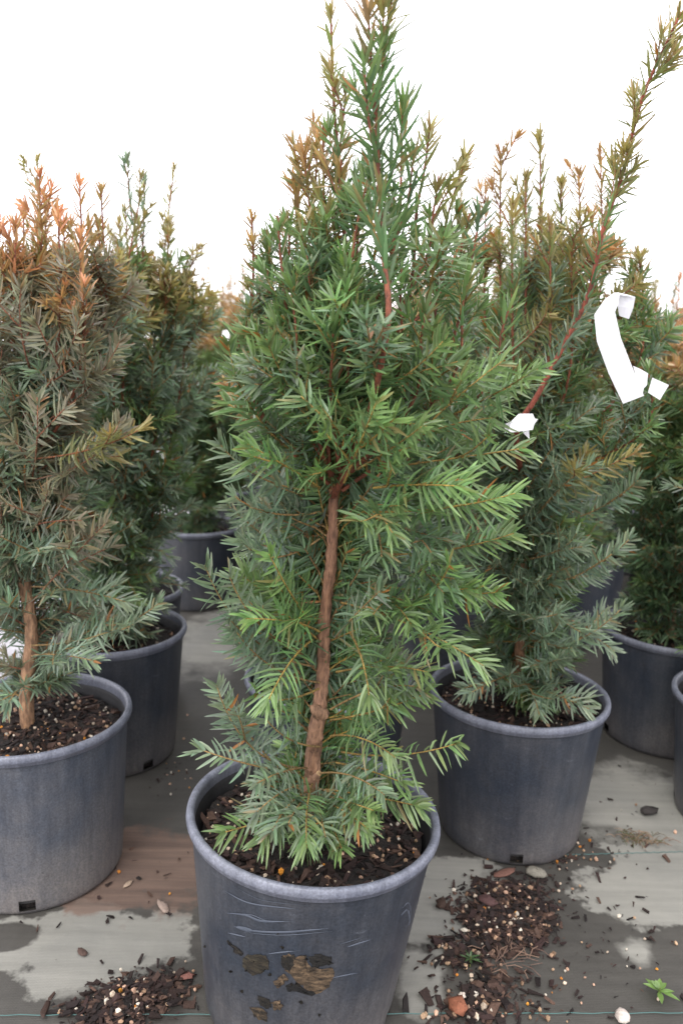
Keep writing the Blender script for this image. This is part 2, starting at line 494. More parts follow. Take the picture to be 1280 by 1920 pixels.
def needles(buf, pts, rng, mode, nl, spacing, pal, width=0.0060, start=0.0, hero=True, droop=0.25, ang=(74, 40), m=1, dens_tip=True, up=(0, 0, 1)):
    """needles along a shoot; pts: (k,3)"""
    d = np.concatenate([[0], np.cumsum(np.linalg.norm(np.diff(pts, axis=0), axis=1))])
    L = d[-1]
    s = np.arange(start * L + spacing * .5, L, spacing)
    if dens_tip:
        s = np.concatenate([s, L - np.abs(rng.normal(0, 0.007, 7))])
    s = np.clip(np.sort(s + rng.normal(0, spacing * .3, len(s))), 0, L * .999)
    s = s[rng.random(len(s)) > 0.06]
    if not len(s): return
    k = len(s)
    P = np.stack([np.interp(s, d, pts[:, c]) for c in range(3)], 1)
    Tg = nrm(np.gradient(pts, axis=0))
    T = nrm(np.stack([np.interp(s, d, Tg[:, c]) for c in range(3)], 1))
    t = s / L
    up = np.asarray(up, float)
    Sd = np.cross(T, up)
    bad = np.linalg.norm(Sd, axis=1) < .15
    Sd[bad] = np.cross(T[bad], [0.2, 1, 0])
    Sd = nrm(Sd)
    N = nrm(np.cross(Sd, T))
    al = np.radians(ang[0] + (ang[1] - ang[0]) * np.clip((t - .35) / .65, 0, 1) ** 1.5 + rng.normal(0, 7, k))
    if mode == 'flat':
        side = np.where(np.arange(k) % 2 == 0, 1., -1.)
        phi = rng.normal(0.30, 0.50, k)
        out = side[:, None] * np.cos(phi)[:, None] * Sd + np.sin(phi)[:, None] * N
    else:
        phi = np.arange(k) * 2.4 + rng.normal(0, .3, k)
        out = np.cos(phi)[:, None] * Sd + np.sin(phi)[:, None] * N
    D = nrm(np.cos(al)[:, None] * T + np.sin(al)[:, None] * out)
    if mode == 'flat':
        Wd = nrm(np.cross(N + rng.normal(0, .25, (k, 3)), D))
    else:
        Wd = nrm(np.cross(T, D) + rng.normal(0, .2, (k, 3)))
    Nn = nrm(np.cross(D, Wd))
    env = np.interp(t, [0, .12, .6, .9, 1], [.7, .95, 1, .8, .55])
    ln = nl * env * rng.uniform(.78, 1.12, k)
    wd = width * rng.uniform(.8, 1.15, k)
    if mode == 'flat':
        bend = (-droop * np.abs(rng.normal(1, .6, k)))[:, None] * np.array([0, 0, 1.0]) * .6 + T * rng.normal(.22, .16, k)[:, None]
    else:
        bend = T * rng.normal(.05, .14, k)[:, None] + np.array([0, 0, -droop * .2])
    c0 = np.array(PAL[pal]['b']); c1 = np.array(PAL[pal]['a'])
    mixf = np.clip(t ** 1.6 * .9 + rng.normal(.12, .16, k), 0, 1)[:, None]
    col = (c0 * (1 - mixf) + c1 * mixf) * np.exp(rng.normal(0, .16, k))[:, None] * np.exp(rng.normal(0, .05, (k, 3)))
    brz = rng.random(k) < (.025 + .06 * np.clip((P[:, 2] - 1.0) / .4, 0, 1))
    col[brz] = col[brz] * .45 + np.array([.30, .19, .085]) * .55
    dead = rng.random(k) < 0.012
    col[dead] = np.array([.33, .15, .05])
    if hero:
        ss = np.array([0, .14, .5, .88]); ww = np.array([.35, .9, 1.0, .55])
    else:
        ss = np.array([0, .35, .8]); ww = np.array([.5, 1.0, .75])
    ctr = P[:, None] + D[:, None] * (ln[:, None] * ss)[..., None] + bend[:, None] * (ln[:, None] * ss ** 2)[..., None]
    tip = P + D * ln[:, None] + bend * ln[:, None]
    half = (wd[:, None] * ww / 2)[..., None] * Wd[:, None]
    r = len(ss)
    if hero:
        fold = -(wd[:, None] * ww * .2)[..., None] * Nn[:, None]
        v = np.stack([ctr - half, ctr + fold, ctr + half], 2).reshape(k, r * 3, 3)
        v = np.concatenate([v, tip[:, None]], 1)
        nv = r * 3 + 1
        q = []
        for a in range(r - 1):
            for e in range(2):
                q.append([a * 3 + e, a * 3 + e + 1, a * 3 + 3 + e + 1, a * 3 + 3 + e])
        b0 = (r - 1) * 3
        tri = [[b0, b0 + 1, nv - 1], [b0 + 1, b0 + 2, nv - 1]]
    else:
        v = np.stack([ctr - half, ctr + half], 2).reshape(k, r * 2, 3)
        v = np.concatenate([v, tip[:, None]], 1)
        nv = r * 2 + 1
        q = [[a * 2, a * 2 + 1, a * 2 + 3, a * 2 + 2] for a in range(r - 1)]
        tri = [[r * 2 - 2, r * 2 - 1, nv - 1]]
    off = (np.arange(k) * nv)[:, None, None]
    f4 = (np.array(q)[None] + off).reshape(-1, 4)
    f3 = (np.array(tri)[None] + off).reshape(-1, 3)
    buf.add(v.reshape(-1, 3), f3, f4, np.repeat(col, nv, 0), m)

def shoot_path(p, d, L, rng, curl, k=9):
    """a shoot that starts at p in direction d and bends by curl (up positive)"""
    p = np.asarray(p, float); d = nrm(d)
    out = [p]; st = L / (k - 1)
    side = rng.normal(0, .5, 3)
    for i in range(k - 1):
        d = nrm(d + np.array([0, 0, curl]) * st * 6 + side * st * 1.2 + rng.normal(0, .04, 3))
        p = p + d * st
        out.append(p)
    return np.array(out)

def shoot_buf(pts, rng, pal, mode='flat', nl=.044, spacing=.0033, r=.0016, hero=True, start=.06, droop=.3, width=.0047, up=(0, 0, 1), buf=None, ang=(74, 40)):
    b = buf or Buf()
    st = np.array(PAL[pal]['stem'])
    k = len(pts)
    cc = np.linspace(.75, 1.1, k)[:, None] * st
    tube(b, pts, np.linspace(r * 1.25, r * .55, k), cc, 5 if hero else 4, 0)
    needles(b, pts, rng, mode, nl, spacing, pal, width, start, hero, droop, ang, up=up)
    return b

def spray(pts, rng, pal, hero=True, buf=None, nside=3, **kw):
    """a shoot with a few side shoots lying roughly in one plane"""
    b = shoot_buf(pts, rng, pal, hero=hero, buf=buf, **kw)
    k = len(pts); L = np.linalg.norm(np.diff(pts, axis=0), axis=1).sum()
    T = nrm(np.gradient(pts, axis=0))
    sg = rng.choice([-1, 1])
    for i in range(nside):
        q = int(np.clip((.22 + .5 * (i + rng.uniform(0, .6)) / nside) * (k - 1), 1, k - 2))
        Sd = nrm(np.cross(T[q], [0, 0, 1]) + np.array([1e-4, 0, 0])) * sg
        sg = -sg
        d = T[q] * .9 + Sd * .8 + rng.normal(0, .15, 3) + np.array([0, 0, .1])
        side = shoot_path(pts[q], d, L * rng.uniform(.35, .6) * (1 - .4 * q / k), rng, rng.normal(.2, .4), 6 if hero else 5)
        kk = dict(kw); kk['start'] = .08
        shoot_buf(side, rng, pal, hero=hero, buf=b, **kk)
    return b

# ------------------------------------------------------------------ pots
R_RIM, POT_H, R_FOOT, SOIL_Z = 0.21, 0.36, 0.168, 0.316
def lathe(prof, seg, skip=None, ov=None):
    prof = np.asarray(prof, float); k = len(prof)
    a = np.linspace(0, 2 * np.pi, seg, endpoint=False)
    rr = prof[:, 0][:, None] * np.ones((1, seg))
    if ov is not None:
        rr = rr * (1 + ov * np.cos(2 * a + .6))
    v = np.stack([rr * np.cos(a), rr * np.sin(a), prof[:, 1][:, None] + 0 * rr], -1).reshape(-1, 3)
    i = np.arange(k - 1)[:, None] * seg; j = np.arange(seg)[None]; j2 = (j + 1) % seg
    f = np.stack([i + j, i + j2, i + seg + j2, i + seg + j], -1)
    if skip is not None:
        f = f[~skip]
    return v, f.reshape(-1, 4)

def pot_meshes(foot, hole_rot, seg=72, ov=0.004):
    # outer wall
    top_r = 0.199
    prof = [(foot - .012, 0.0), (foot - .003, .003), (foot, .010)]
    zs = [.012, .034] + list(np.linspace(.06, .325, 8))
    for z in zs:
        prof.append((foot + (top_r - foot) * z / .325, z))
    prof += [(top_r + .0005, .336)]
    skip = np.zeros((len(prof) - 1, seg), bool)
    for q in range(4):
        a0 = int(round((hole_rot + q * math.pi / 2) / (2 * math.pi) * seg))
        for s in (-1, 0):
            skip[2:4, (a0 + s) % seg] = True
    wv, wf = lathe(prof, seg, skip, ov)
    wall = mesh_from('pot_wall', wv, [wf], [M_POT])
    # rolled rim
    rp = [(top_r + .0005, .336), (top_r + .005, .3365), (R_RIM - .0035, .339), (R_RIM - .0028, .3435), (R_RIM - .0005, .3455), (R_RIM, .348), (R_RIM, .352), (R_RIM - .0015, .358),
          (R_RIM - .005, .3605), (R_RIM - .010, .3595), (R_RIM - .0128, .357), (R_RIM - .0142, .352), (R_RIM - .015, .338)]
    rv, rf = lathe(rp, seg, None, ov)
    rim = mesh_from('pot_rim', rv, [rf], [M_RIM])
    ip = [(R_RIM - .015, .338)] + [(R_RIM - .0155 - (z_ % 2) * .0012 - (k_ * .0008), .335 - k_ * .003) for k_, z_ in enumerate(range(12))] + [(foot - .01, .02)]
    iv, if_ = lathe(ip, seg, None, ov)
    inner = mesh_from('pot_inner', iv, [if_], [M_POT_IN])
    return wall, rim, inner

def soil_mesh(seed, foot):
    rng = np.random.default_rng(seed)
    seg, rings = 48, 12
    prof = [(foot - .016, .006), (foot - .014, .10), (R_RIM - .030, SOIL_Z - .012)]
    rr = np.linspace(R_RIM - .027, .004, rings)
    prof += [(q, SOIL_Z) for q in rr]
    v, f = lathe(prof, seg)
    v = v.reshape(len(prof), seg, 3)
    h = rng.normal(0, .004, (len(prof), seg))
    h[:3] = 0
    v[..., 2] += h
    v[3:, :, 2] += .010 * np.clip(1 - np.hypot(v[3:, :, 0], v[3:, :, 1]) / .1, 0, 1)
    return mesh_from('soil', v.reshape(-1, 3), [f], [M_SOIL])

CHIP_COLS = [(.022, .014, .012), (.028, .017, .014), (.050, .029, .022), (.085, .05, .036), (.014, .011, .010), (.034, .019, .017), (.018, .012, .011)]
PERL = [(.46, .37, .28), (.55, .49, .40), (.36, .24, .15), (.46, .29, .20), (.30, .19, .12)]
def chips(buf, P, size, rng, colf, flat=.45, elong=2.1):
    """irregular little pieces, eight corners jittered, at points P"""
    base = np.array([[x, y, z] for x in (-1, 1) for y in (-1, 1) for z in (-1, 1)], float)
    F = np.array([[0, 1, 3, 2], [4, 6, 7, 5], [0, 4, 5, 1], [2, 3, 7, 6], [0, 2, 6, 4], [1, 5, 7, 3]])
    k = len(P)
    if elong < 1.1:      # rounded grains
        g_ = (1 + 5 ** .5) / 2
        ico = nrm(np.array([(-1, g_, 0), (1, g_, 0), (-1, -g_, 0), (1, -g_, 0), (0, -1, g_), (0, 1, g_), (0, -1, -g_), (0, 1, -g_), (g_, 0, -1), (g_, 0, 1), (-g_, 0, -1), (-g_, 0, 1)]))
        FI = np.array([(0, 11, 5), (0, 5, 1), (0, 1, 7), (0, 7, 10), (0, 10, 11), (1, 5, 9), (5, 11, 4), (11, 10, 2), (10, 7, 6), (7, 1, 8),
                       (3, 9, 4), (3, 4, 2), (3, 2, 6), (3, 6, 8), (3, 8, 9), (4, 9, 5), (2, 4, 11), (6, 2, 10), (8, 6, 7), (9, 8, 1)])
        v = ico[None] * (1 + np.clip(rng.normal(0, .14, (k, 12, 1)), -.3, .3)) * rng.uniform(.7, 1.25, (k, 1, 3))
        v = v * (size * .62 * np.exp(np.clip(rng.normal(0, .3, k), -.6, .55)))[:, None, None] + P[:, None]
        buf.add(v.reshape(-1, 3), (FI[None] + (np.arange(k) * 12)[:, None, None]).reshape(-1, 3), None, np.repeat(colf(k), 12, 0))
        return
    v = base[None] * (1 + np.clip(rng.normal(0, .25, (k, 8, 3)), -.5, .5))
    e = np.ones((k, 3)); e[:, 0] = elong * rng.uniform(.6, 1.3, k) if elong > 1.1 else 1
    e[:, 2] = flat if elong > 1.1 else .8
    v = v * e[:, None] * (size * np.exp(np.clip(rng.normal(0, .3, k), -.6, .55)))[:, None, None] * .5
    e1 = rng.uniform(.25, 1.1, (k, 2, 1)); lo = base[None, :, 0:1] < 0
    v[..., 1:] *= np.where(lo, e1[:, :1], e1[:, 1:]) if elong > 1.1 else 1
    a = rng.uniform(0, 6.28, k); ca, sa = np.cos(a), np.sin(a)
    tl = rng.normal(0, .35, k)
    x = v[..., 0] * np.cos(tl)[:, None] - v[..., 2] * np.sin(tl)[:, None]
    z = v[..., 0] * np.sin(tl)[:, None] + v[..., 2] * np.cos(tl)[:, None]
    X = x * ca[:, None] - v[..., 1] * sa[:, None]; Y = x * sa[:, None] + v[..., 1] * ca[:, None]
    v = np.stack([X, Y, z], -1) + P[:, None]
    f = (F[None] + (np.arange(k) * 8)[:, None, None]).reshape(-1, 4)
    buf.add(v.reshape(-1, 3), None, f, np.repeat(colf(k), 8, 0))

def pick(rng, cols):
    cols = np.array(cols)
    return lambda k: cols[rng.integers(0, len(cols), k)] * np.exp(rng.normal(0, .2, (k, 1)))

def grit_mesh(seed, nbark, nperl):
    rng = np.random.default_rng(seed)
    b = Buf()
    def disc(k, z):
        r = (R_RIM - .032) * np.sqrt(rng.random(k)); a = rng.uniform(0, 6.28, k)
        h = .010 * np.clip(1 - r / .1, 0, 1)
        return np.stack([r * np.cos(a), r * np.sin(a), z + h + rng.normal(0, .0015, k)], 1)
    chips(b, disc(nbark, SOIL_Z + .003), .0085, rng, pick(rng, CHIP_COLS))
    chips(b, disc(nperl, SOIL_Z + .004), .0045, rng, pick(rng, PERL), elong=1)
    chips(b, disc(nperl // 16, SOIL_Z + .005), .0042, rng, pick(rng, [(.55, .22, .03)]), elong=1)
    return b.mesh('grit', [M_CHIP], smooth=False)

def make_pot(root, foot=R_FOOT, hole_rot=0.4, seed=1, dusty=False, hero=True):
    wall, rim, inner = pot_meshes(foot, hole_rot)
    if dusty:
        wall.materials[0] = M_POT_DUSTY_SHEEN
    p = link('pot', wall, root)
    link('rim', rim, p)
    link('inner_wall', inner, p)
    s = link('soil', soil_mesh(seed, foot), root)
    tag(link('bark_and_perlite', grit_mesh(seed + 50, 700 if hero else 180, 260 if hero else 80), s), kind='stuff')
    return p

def root_at(name, x, y, rz=0, tilt=0, z=0.0):
    o = bpy.data.objects.new(name, None)
    C.objects.link(o)
    o.empty_display_size = .1
    o.matrix_world = Matrix.Translation((x, y, z)) @ Matrix.Rotation(tilt, 4, 'Y') @ Matrix.Rotation(rz, 4, 'Z')
    return o

TRUNK_C = (.33, .20, .125)
RED_C = (.25, .085, .045)

# ------------------------------------------------------------------ hero plants, built stem by stem
def to_px(P):
    P = np.atleast_2d(P) - CAM
    d = P @ FWD; u = P @ RIGHT / d * F_PX; v = P @ DOWN / d * F_PX
    return np.stack([640 + u * math.cos(ROLL) - v * math.sin(ROLL), 960 + u * math.sin(ROLL) + v * math.cos(ROLL)], 1)

class Hero:
    def __init__(s, root, seed):
        s.root = root; s.inv = root.matrix_world.inverted(); s.rng = np.random.default_rng(seed)
        s.stems = []; s.count = 0; s.path_ok = None
    def wood(s, name, pts, r0, r1, col, seg=8, step=.02, lump=.06, keep=True, col2=None):
        pts = resample(pts, step)
        b = Buf(); k = len(pts)
        c = np.linspace(0, 1, k)[:, None]
        cc = np.array(col) * (1 - c) + np.array(col2 if col2 else col) * c
        tube(b, pts, np.linspace(r0, r1, k), cc, seg, 0, lump, s.rng)
        link(name, b.mesh(name, [M_BARK], s.inv), s.root)
        if keep: s.stems.append(pts)
        return pts
    def shoot(s, pts, pal, side=0, **kw):
        if s.count >= 296: return
        b = spray(np.asarray(pts), s.rng, pal, nside=side, **kw)
        link('shoot', b.mesh('shoot', [M_BARK, M_NEEDLE], s.inv), s.root)
        s.count += 1
    def leader(s, pts, pals, r0=.0042, r1=.0016, foliage=.0, nl=.036, spacing=.0052, twigs=10, twig_from=.25, twl=(.05, .10), col=RED_C):
        """an upright branch: bare red wood plus its own needles and short twigs; pals from low to tip"""
        pts = s.wood('branch', pts, r0, r1, col, 7, .015, .05)
        k = len(pts); nseg = len(pals)
        for i, pl in enumerate(pals):
            a = foliage + (1 - foliage) * i / nseg; e = foliage + (1 - foliage) * (i + 1) / nseg
            sub = pts[int(a * (k - 1)):int(e * (k - 1)) + 1]
            if len(sub) < 3: continue
            b = Buf()
            needles(b, sub, s.rng, 'radial', nl, spacing, pl, .0054, 0, True, .2, (52, 30 if i == nseg - 1 else 50), 0, i == nseg - 1)
            tag(link('needles', b.mesh('needles', [M_NEEDLE], s.inv), s.root), kind='stuff')
        for _ in range(int(twigs * .3)):
            t = s.rng.uniform(twig_from, .97)
            p = pts[int(t * (k - 1))]
            T = nrm(pts[min(k - 1, int(t * (k - 1)) + 1)] - pts[max(0, int(t * (k - 1)) - 1)])
            a = s.rng.uniform(0, 6.28)
            d = T * 1.15 + np.array([math.cos(a), math.sin(a), 0]) * .75
            q = shoot_path(p, d, s.rng.uniform(*twl) * (1.15 - .5 * t), s.rng, .5)
            pl = pals[min(nseg - 1, int(max(0, t - foliage) / (1 - foliage) * nseg))]
            s.shoot(q, pl, mode='radial', nl=nl * .92, spacing=.0040, r=.0014, ang=(52, 28), start=.1)
    def filler(s, count, zr, lenf, palf, elevf, ok=None, mode='flat'):
        tries = 0; made = 0
        allz = np.concatenate(s.stems)
        while made < count and tries < count * 60:
            tries += 1
            z = s.rng.uniform(*zr)
            near = allz[np.abs(allz[:, 2] - z) < .02]
            if not len(near): continue
            p = near[s.rng.integers(len(near))]
            a = s.rng.uniform(0, 6.28)
            if ok and not ok(p, a): continue
            el = math.radians(elevf(p[2]) + s.rng.normal(0, 17))
            d = np.array([math.cos(a) * math.cos(el), math.sin(a) * math.cos(el), math.sin(el)])
            L = lenf(p[2]) * s.rng.uniform(.6, 1.05)
            upv = nrm([math.cos(a) * .8, math.sin(a) * .8, .75])
            q = shoot_path(p, d, L, s.rng, s.rng.normal(.35, .5))
            if s.path_ok is not None and not s.path_ok(q): continue
            pal = palf(q[-1], s.rng)
            md = mode if mode != 'auto' else ('flat' if el < R(48) else 'radial')
            s.shoot(q, pal, side=3, mode=md, start=.3 if s.path_ok is not None and (p[2] < .62 or .72 < p[2] < .92) else .1, up=upv, spacing=.0032, nl=s.rng.uniform(.037, .047))
            made += 1

def bez(a, m_, b_, k=10):
    t = np.linspace(0, 1, k)[:, None]
    return (1 - t) ** 2 * a + 2 * t * (1 - t) * m_ + t ** 2 * b_

# ---- the front yew
CX, CY = -0.029, 1.223
front = root_at('potted_yew', CX - .022, CY + .004, 0, R(3.2), -0.004)
front.matrix_world = front.matrix_world @ Matrix.Diagonal((1.025, 1.025, 1.025, 1))
tag(front, 'tall potted yew in front with mud splats and pale scuffs on its black pot', 'potted plant', 'potted yews')
pot_front = make_pot(front, .160, -1.95, 1)
H = Hero(front, 11)
b0 = at(582, 1500, 1.225); b0[2] = min(b0[2], .33)
tr = H.wood('trunk', [b0 - [0, 0, .03], at(585, 1440, 1.225), at(592, 1370, 1.215), at(599, 1325, 1.22), at(606, 1250, 1.235), at(606, 1180, 1.23),
             at(618, 1080, 1.23), at(624, 970, 1.235), at(621, 850, 1.24), at(616, 750, 1.245), at(634, 650, 1.25), at(644, 560, 1.25)],
            .0145, .0050, TRUNK_C, 14, .008, .10, col2=(.27, .13, .08))
kb = Buf(); rngk = np.random.default_rng(3)
tube(kb, [at(606, 1340, 1.215), at(594, 1332, 1.205), at(586, 1326, 1.2)], [.013, .011, .006], TRUNK_C, 8, 0, .1, rngk)
link('knot', kb.mesh('knot', [M_BARK], H.inv), bpy.data.objects[[o.name for o in front.children if o.name.startswith('trunk')][0]]).matrix_parent_inverse = Matrix()
sb = Buf()
tube(sb, [at(590, 1458, 1.212), at(598, 1450, 1.203)], [.006, .005], TRUNK_C, 8)
tube(sb, [at(598, 1450, 1.203), at(598.6, 1449.4, 1.2025)], [.005, .0047], (.55, .38, .2), 8)
link('cut_stub', sb.mesh('cut_stub', [M_BARK], H.inv), front)

# upright branches (wood first bare, then leafy to the tip)
H.leader([at(625, 930, 1.23), at(672, 840, 1.14), at(700, 745, 1.06), at(720, 650, 1.02), at(728, 575, 1.02), at(718, 470, 1.05), at(712, 380, 1.09),
          at(707, 225, 1.12), at(722, 90, 1.12), at(738, -50, 1.12)], ['green', 'green', 'green', 'green', 'olive'], .0054, .0020, .50, .052, .0033, 34, .45, (.05, .11), col=(.24, .078, .040))
H.leader([at(620, 760, 1.24), at(640, 640, 1.24), at(650, 500, 1.245), at(640, 395, 1.25), at(634, 300, 1.25), at(625, 180, 1.25), at(620, 25, 1.25)],
         ['green', 'green', 'olive', 'olive'], .0048, .0016, .25, .034, .0058, 16, .3, (.05, .11))
H.leader([at(600, 860, 1.24), at(500, 790, 1.2), at(474, 700, 1.19), at(472, 600, 1.19), at(475, 500, 1.19), at(472, 405, 1.19)],
         ['green', 'olive', 'bronze'], .0042, .0015, .35, .028, .0062, 8, .5, (.03, .07))
H.leader([at(610, 800, 1.23), at(560, 700, 1.15), at(540, 600, 1.13), at(528, 500, 1.13), at(520, 405, 1.13)], ['green', 'green', 'green'], .004, .0015, .3, .042, .005, 10, .4)
H.leader([at(632, 650, 1.25), at(600, 540, 1.28), at(585, 430, 1.29), at(592, 330, 1.3), at(596, 255, 1.3)], ['green', 'olive', 'bronze'], .004, .0014, .2, .036, .005, 16, .3)
H.leader([at(632, 620, 1.25), at(570, 560, 1.33), at(556, 470, 1.34), at(560, 360, 1.35), at(575, 270, 1.35)], ['green', 'olive', 'bronze'], .0035, .0013, .2, .034, .0052, 12, .4)
H.leader([at(625, 830, 1.23), at(640, 640, 1.15), at(655, 520, 1.14), at(668, 430, 1.14), at(690, 330, 1.15)], ['green', 'green', 'green'], .004, .0015, .2, .045, .0045, 16, .25)
H.leader([at(640, 700, 1.26), at(745, 620, 1.3), at(772, 520, 1.31), at(780, 400, 1.31), at(795, 320, 1.31), at(805, 240, 1.31)], ['green', 'green', 'olive'], .0045, .0015, .3, .042, .0048, 10, .4)
H.leader([at(640, 760, 1.25), at(790, 650, 1.28), at(825, 520, 1.3), at(835, 420, 1.3), at(866, 318, 1.3)], ['green', 'green', 'olive'], .0042, .0014, .25, .04, .0045, 18, .35)
H.leader([at(630, 820, 1.24), at(800, 720, 1.24), at(860, 600, 1.25), at(885, 480, 1.25), at(900, 400, 1.26)], ['green', 'green', 'deep'], .0042, .0014, .25, .044, .0042, 14, .3)
H.leader([at(640, 760, 1.25), at(700, 620, 1.3), at(745, 430, 1.32), at(752, 300, 1.32), at(755, 195, 1.32)], ['green', 'green', 'olive'], .0042, .0014, .3, .042, .0045, 18, .35)

for (x0, y0, xm, ym, x1, y1, Y1, pp) in [(600, 560, 560, 430, 548, 330, 1.27, 'b'), (610, 560, 585, 420, 566, 268, 1.26, 'b'), (620, 540, 608, 400, 605, 232, 1.24, 'b'), (640, 420, 636, 300, 650, 150, 1.23, 'o'),
        (630, 560, 628, 430, 640, 300, 1.2, 'b'), (600, 640, 545, 520, 540, 400, 1.2, 'g'), (600, 640, 510, 560, 500, 430, 1.2, 'g'), (660, 560, 672, 430, 680, 300, 1.18, 'g'), (740, 600, 800, 480, 822, 330, 1.26, 'o'), (760, 620, 850, 520, 880, 400, 1.26, 'o'), (690, 600, 735, 480, 740, 340, 1.2, 'g')]:
    top_ = dict(b=['green', 'olive', 'bronze'], o=['green', 'green', 'olive'], g=['green', 'green', 'green'])[pp]
    H.leader([at(x0, y0, 1.22), at(xm, ym, Y1), at((xm + x1) / 2, (ym + y1) / 2, Y1), at(x1, y1, Y1)], top_, .003, .0012, .05, .042, .0036, 8, .3, (.04, .08))
H.leader([at(710, 260, 1.12), at(700, 180, 1.1), at(694, 90, 1.1), at(690, 20, 1.1)], ['green', 'bronze'], .0026, .0012, .1, .050, .0036, 2, .3)
H.leader([at(712, 330, 1.12), at(690, 220, 1.09), at(682, 110, 1.09)], ['green', 'green'], .0024, .0011, .1, .054, .0034, 2, .3)
H.leader([at(712, 380, 1.12), at(745, 290, 1.13), at(757, 190, 1.13)], ['green', 'green'], .0024, .0011, .1, .054, .0034, 2, .3)
H.leader([at(720, 480, 1.12), at(760, 400, 1.14), at(775, 290, 1.14)], ['green', 'green'], .0024, .0011, .1, .048, .0042, 2, .3)
for (x0, y0, Y0, xm, ym, x1, y1, Y1) in [(622, 900, 1.22, 600, 720, 575, 480, 1.12), (622, 900, 1.22, 570, 740, 548, 560, 1.10), (630, 880, 1.22, 650, 720, 655, 500, 1.09),
        (635, 900, 1.22, 690, 760, 690, 560, 1.18), (640, 860, 1.23, 745, 700, 752, 500, 1.15), (640, 900, 1.22, 770, 760, 800, 560, 1.13), (640, 900, 1.22, 840, 720, 880, 500, 1.2),
        (630, 900, 1.22, 560, 780, 505, 570, 1.16), (630, 920, 1.22, 500, 800, 440, 620, 1.19), (640, 900, 1.22, 620, 760, 625, 600, 1.06), (640, 920, 1.22, 900, 740, 960, 560, 1.24),
        (640, 900, 1.25, 720, 600, 740, 400, 1.2), (630, 850, 1.25, 590, 560, 610, 390, 1.18)]:
    H.leader([at(x0, y0, Y0), at(xm, ym, (Y0 + 2 * Y1) / 3), at((xm + 2 * x1) / 3, (ym + 2 * y1) / 3, Y1), at(x1, y1, Y1)], ['green', 'green', 'green'], .0034, .0013, .22, .052, .0045, 5, .3)

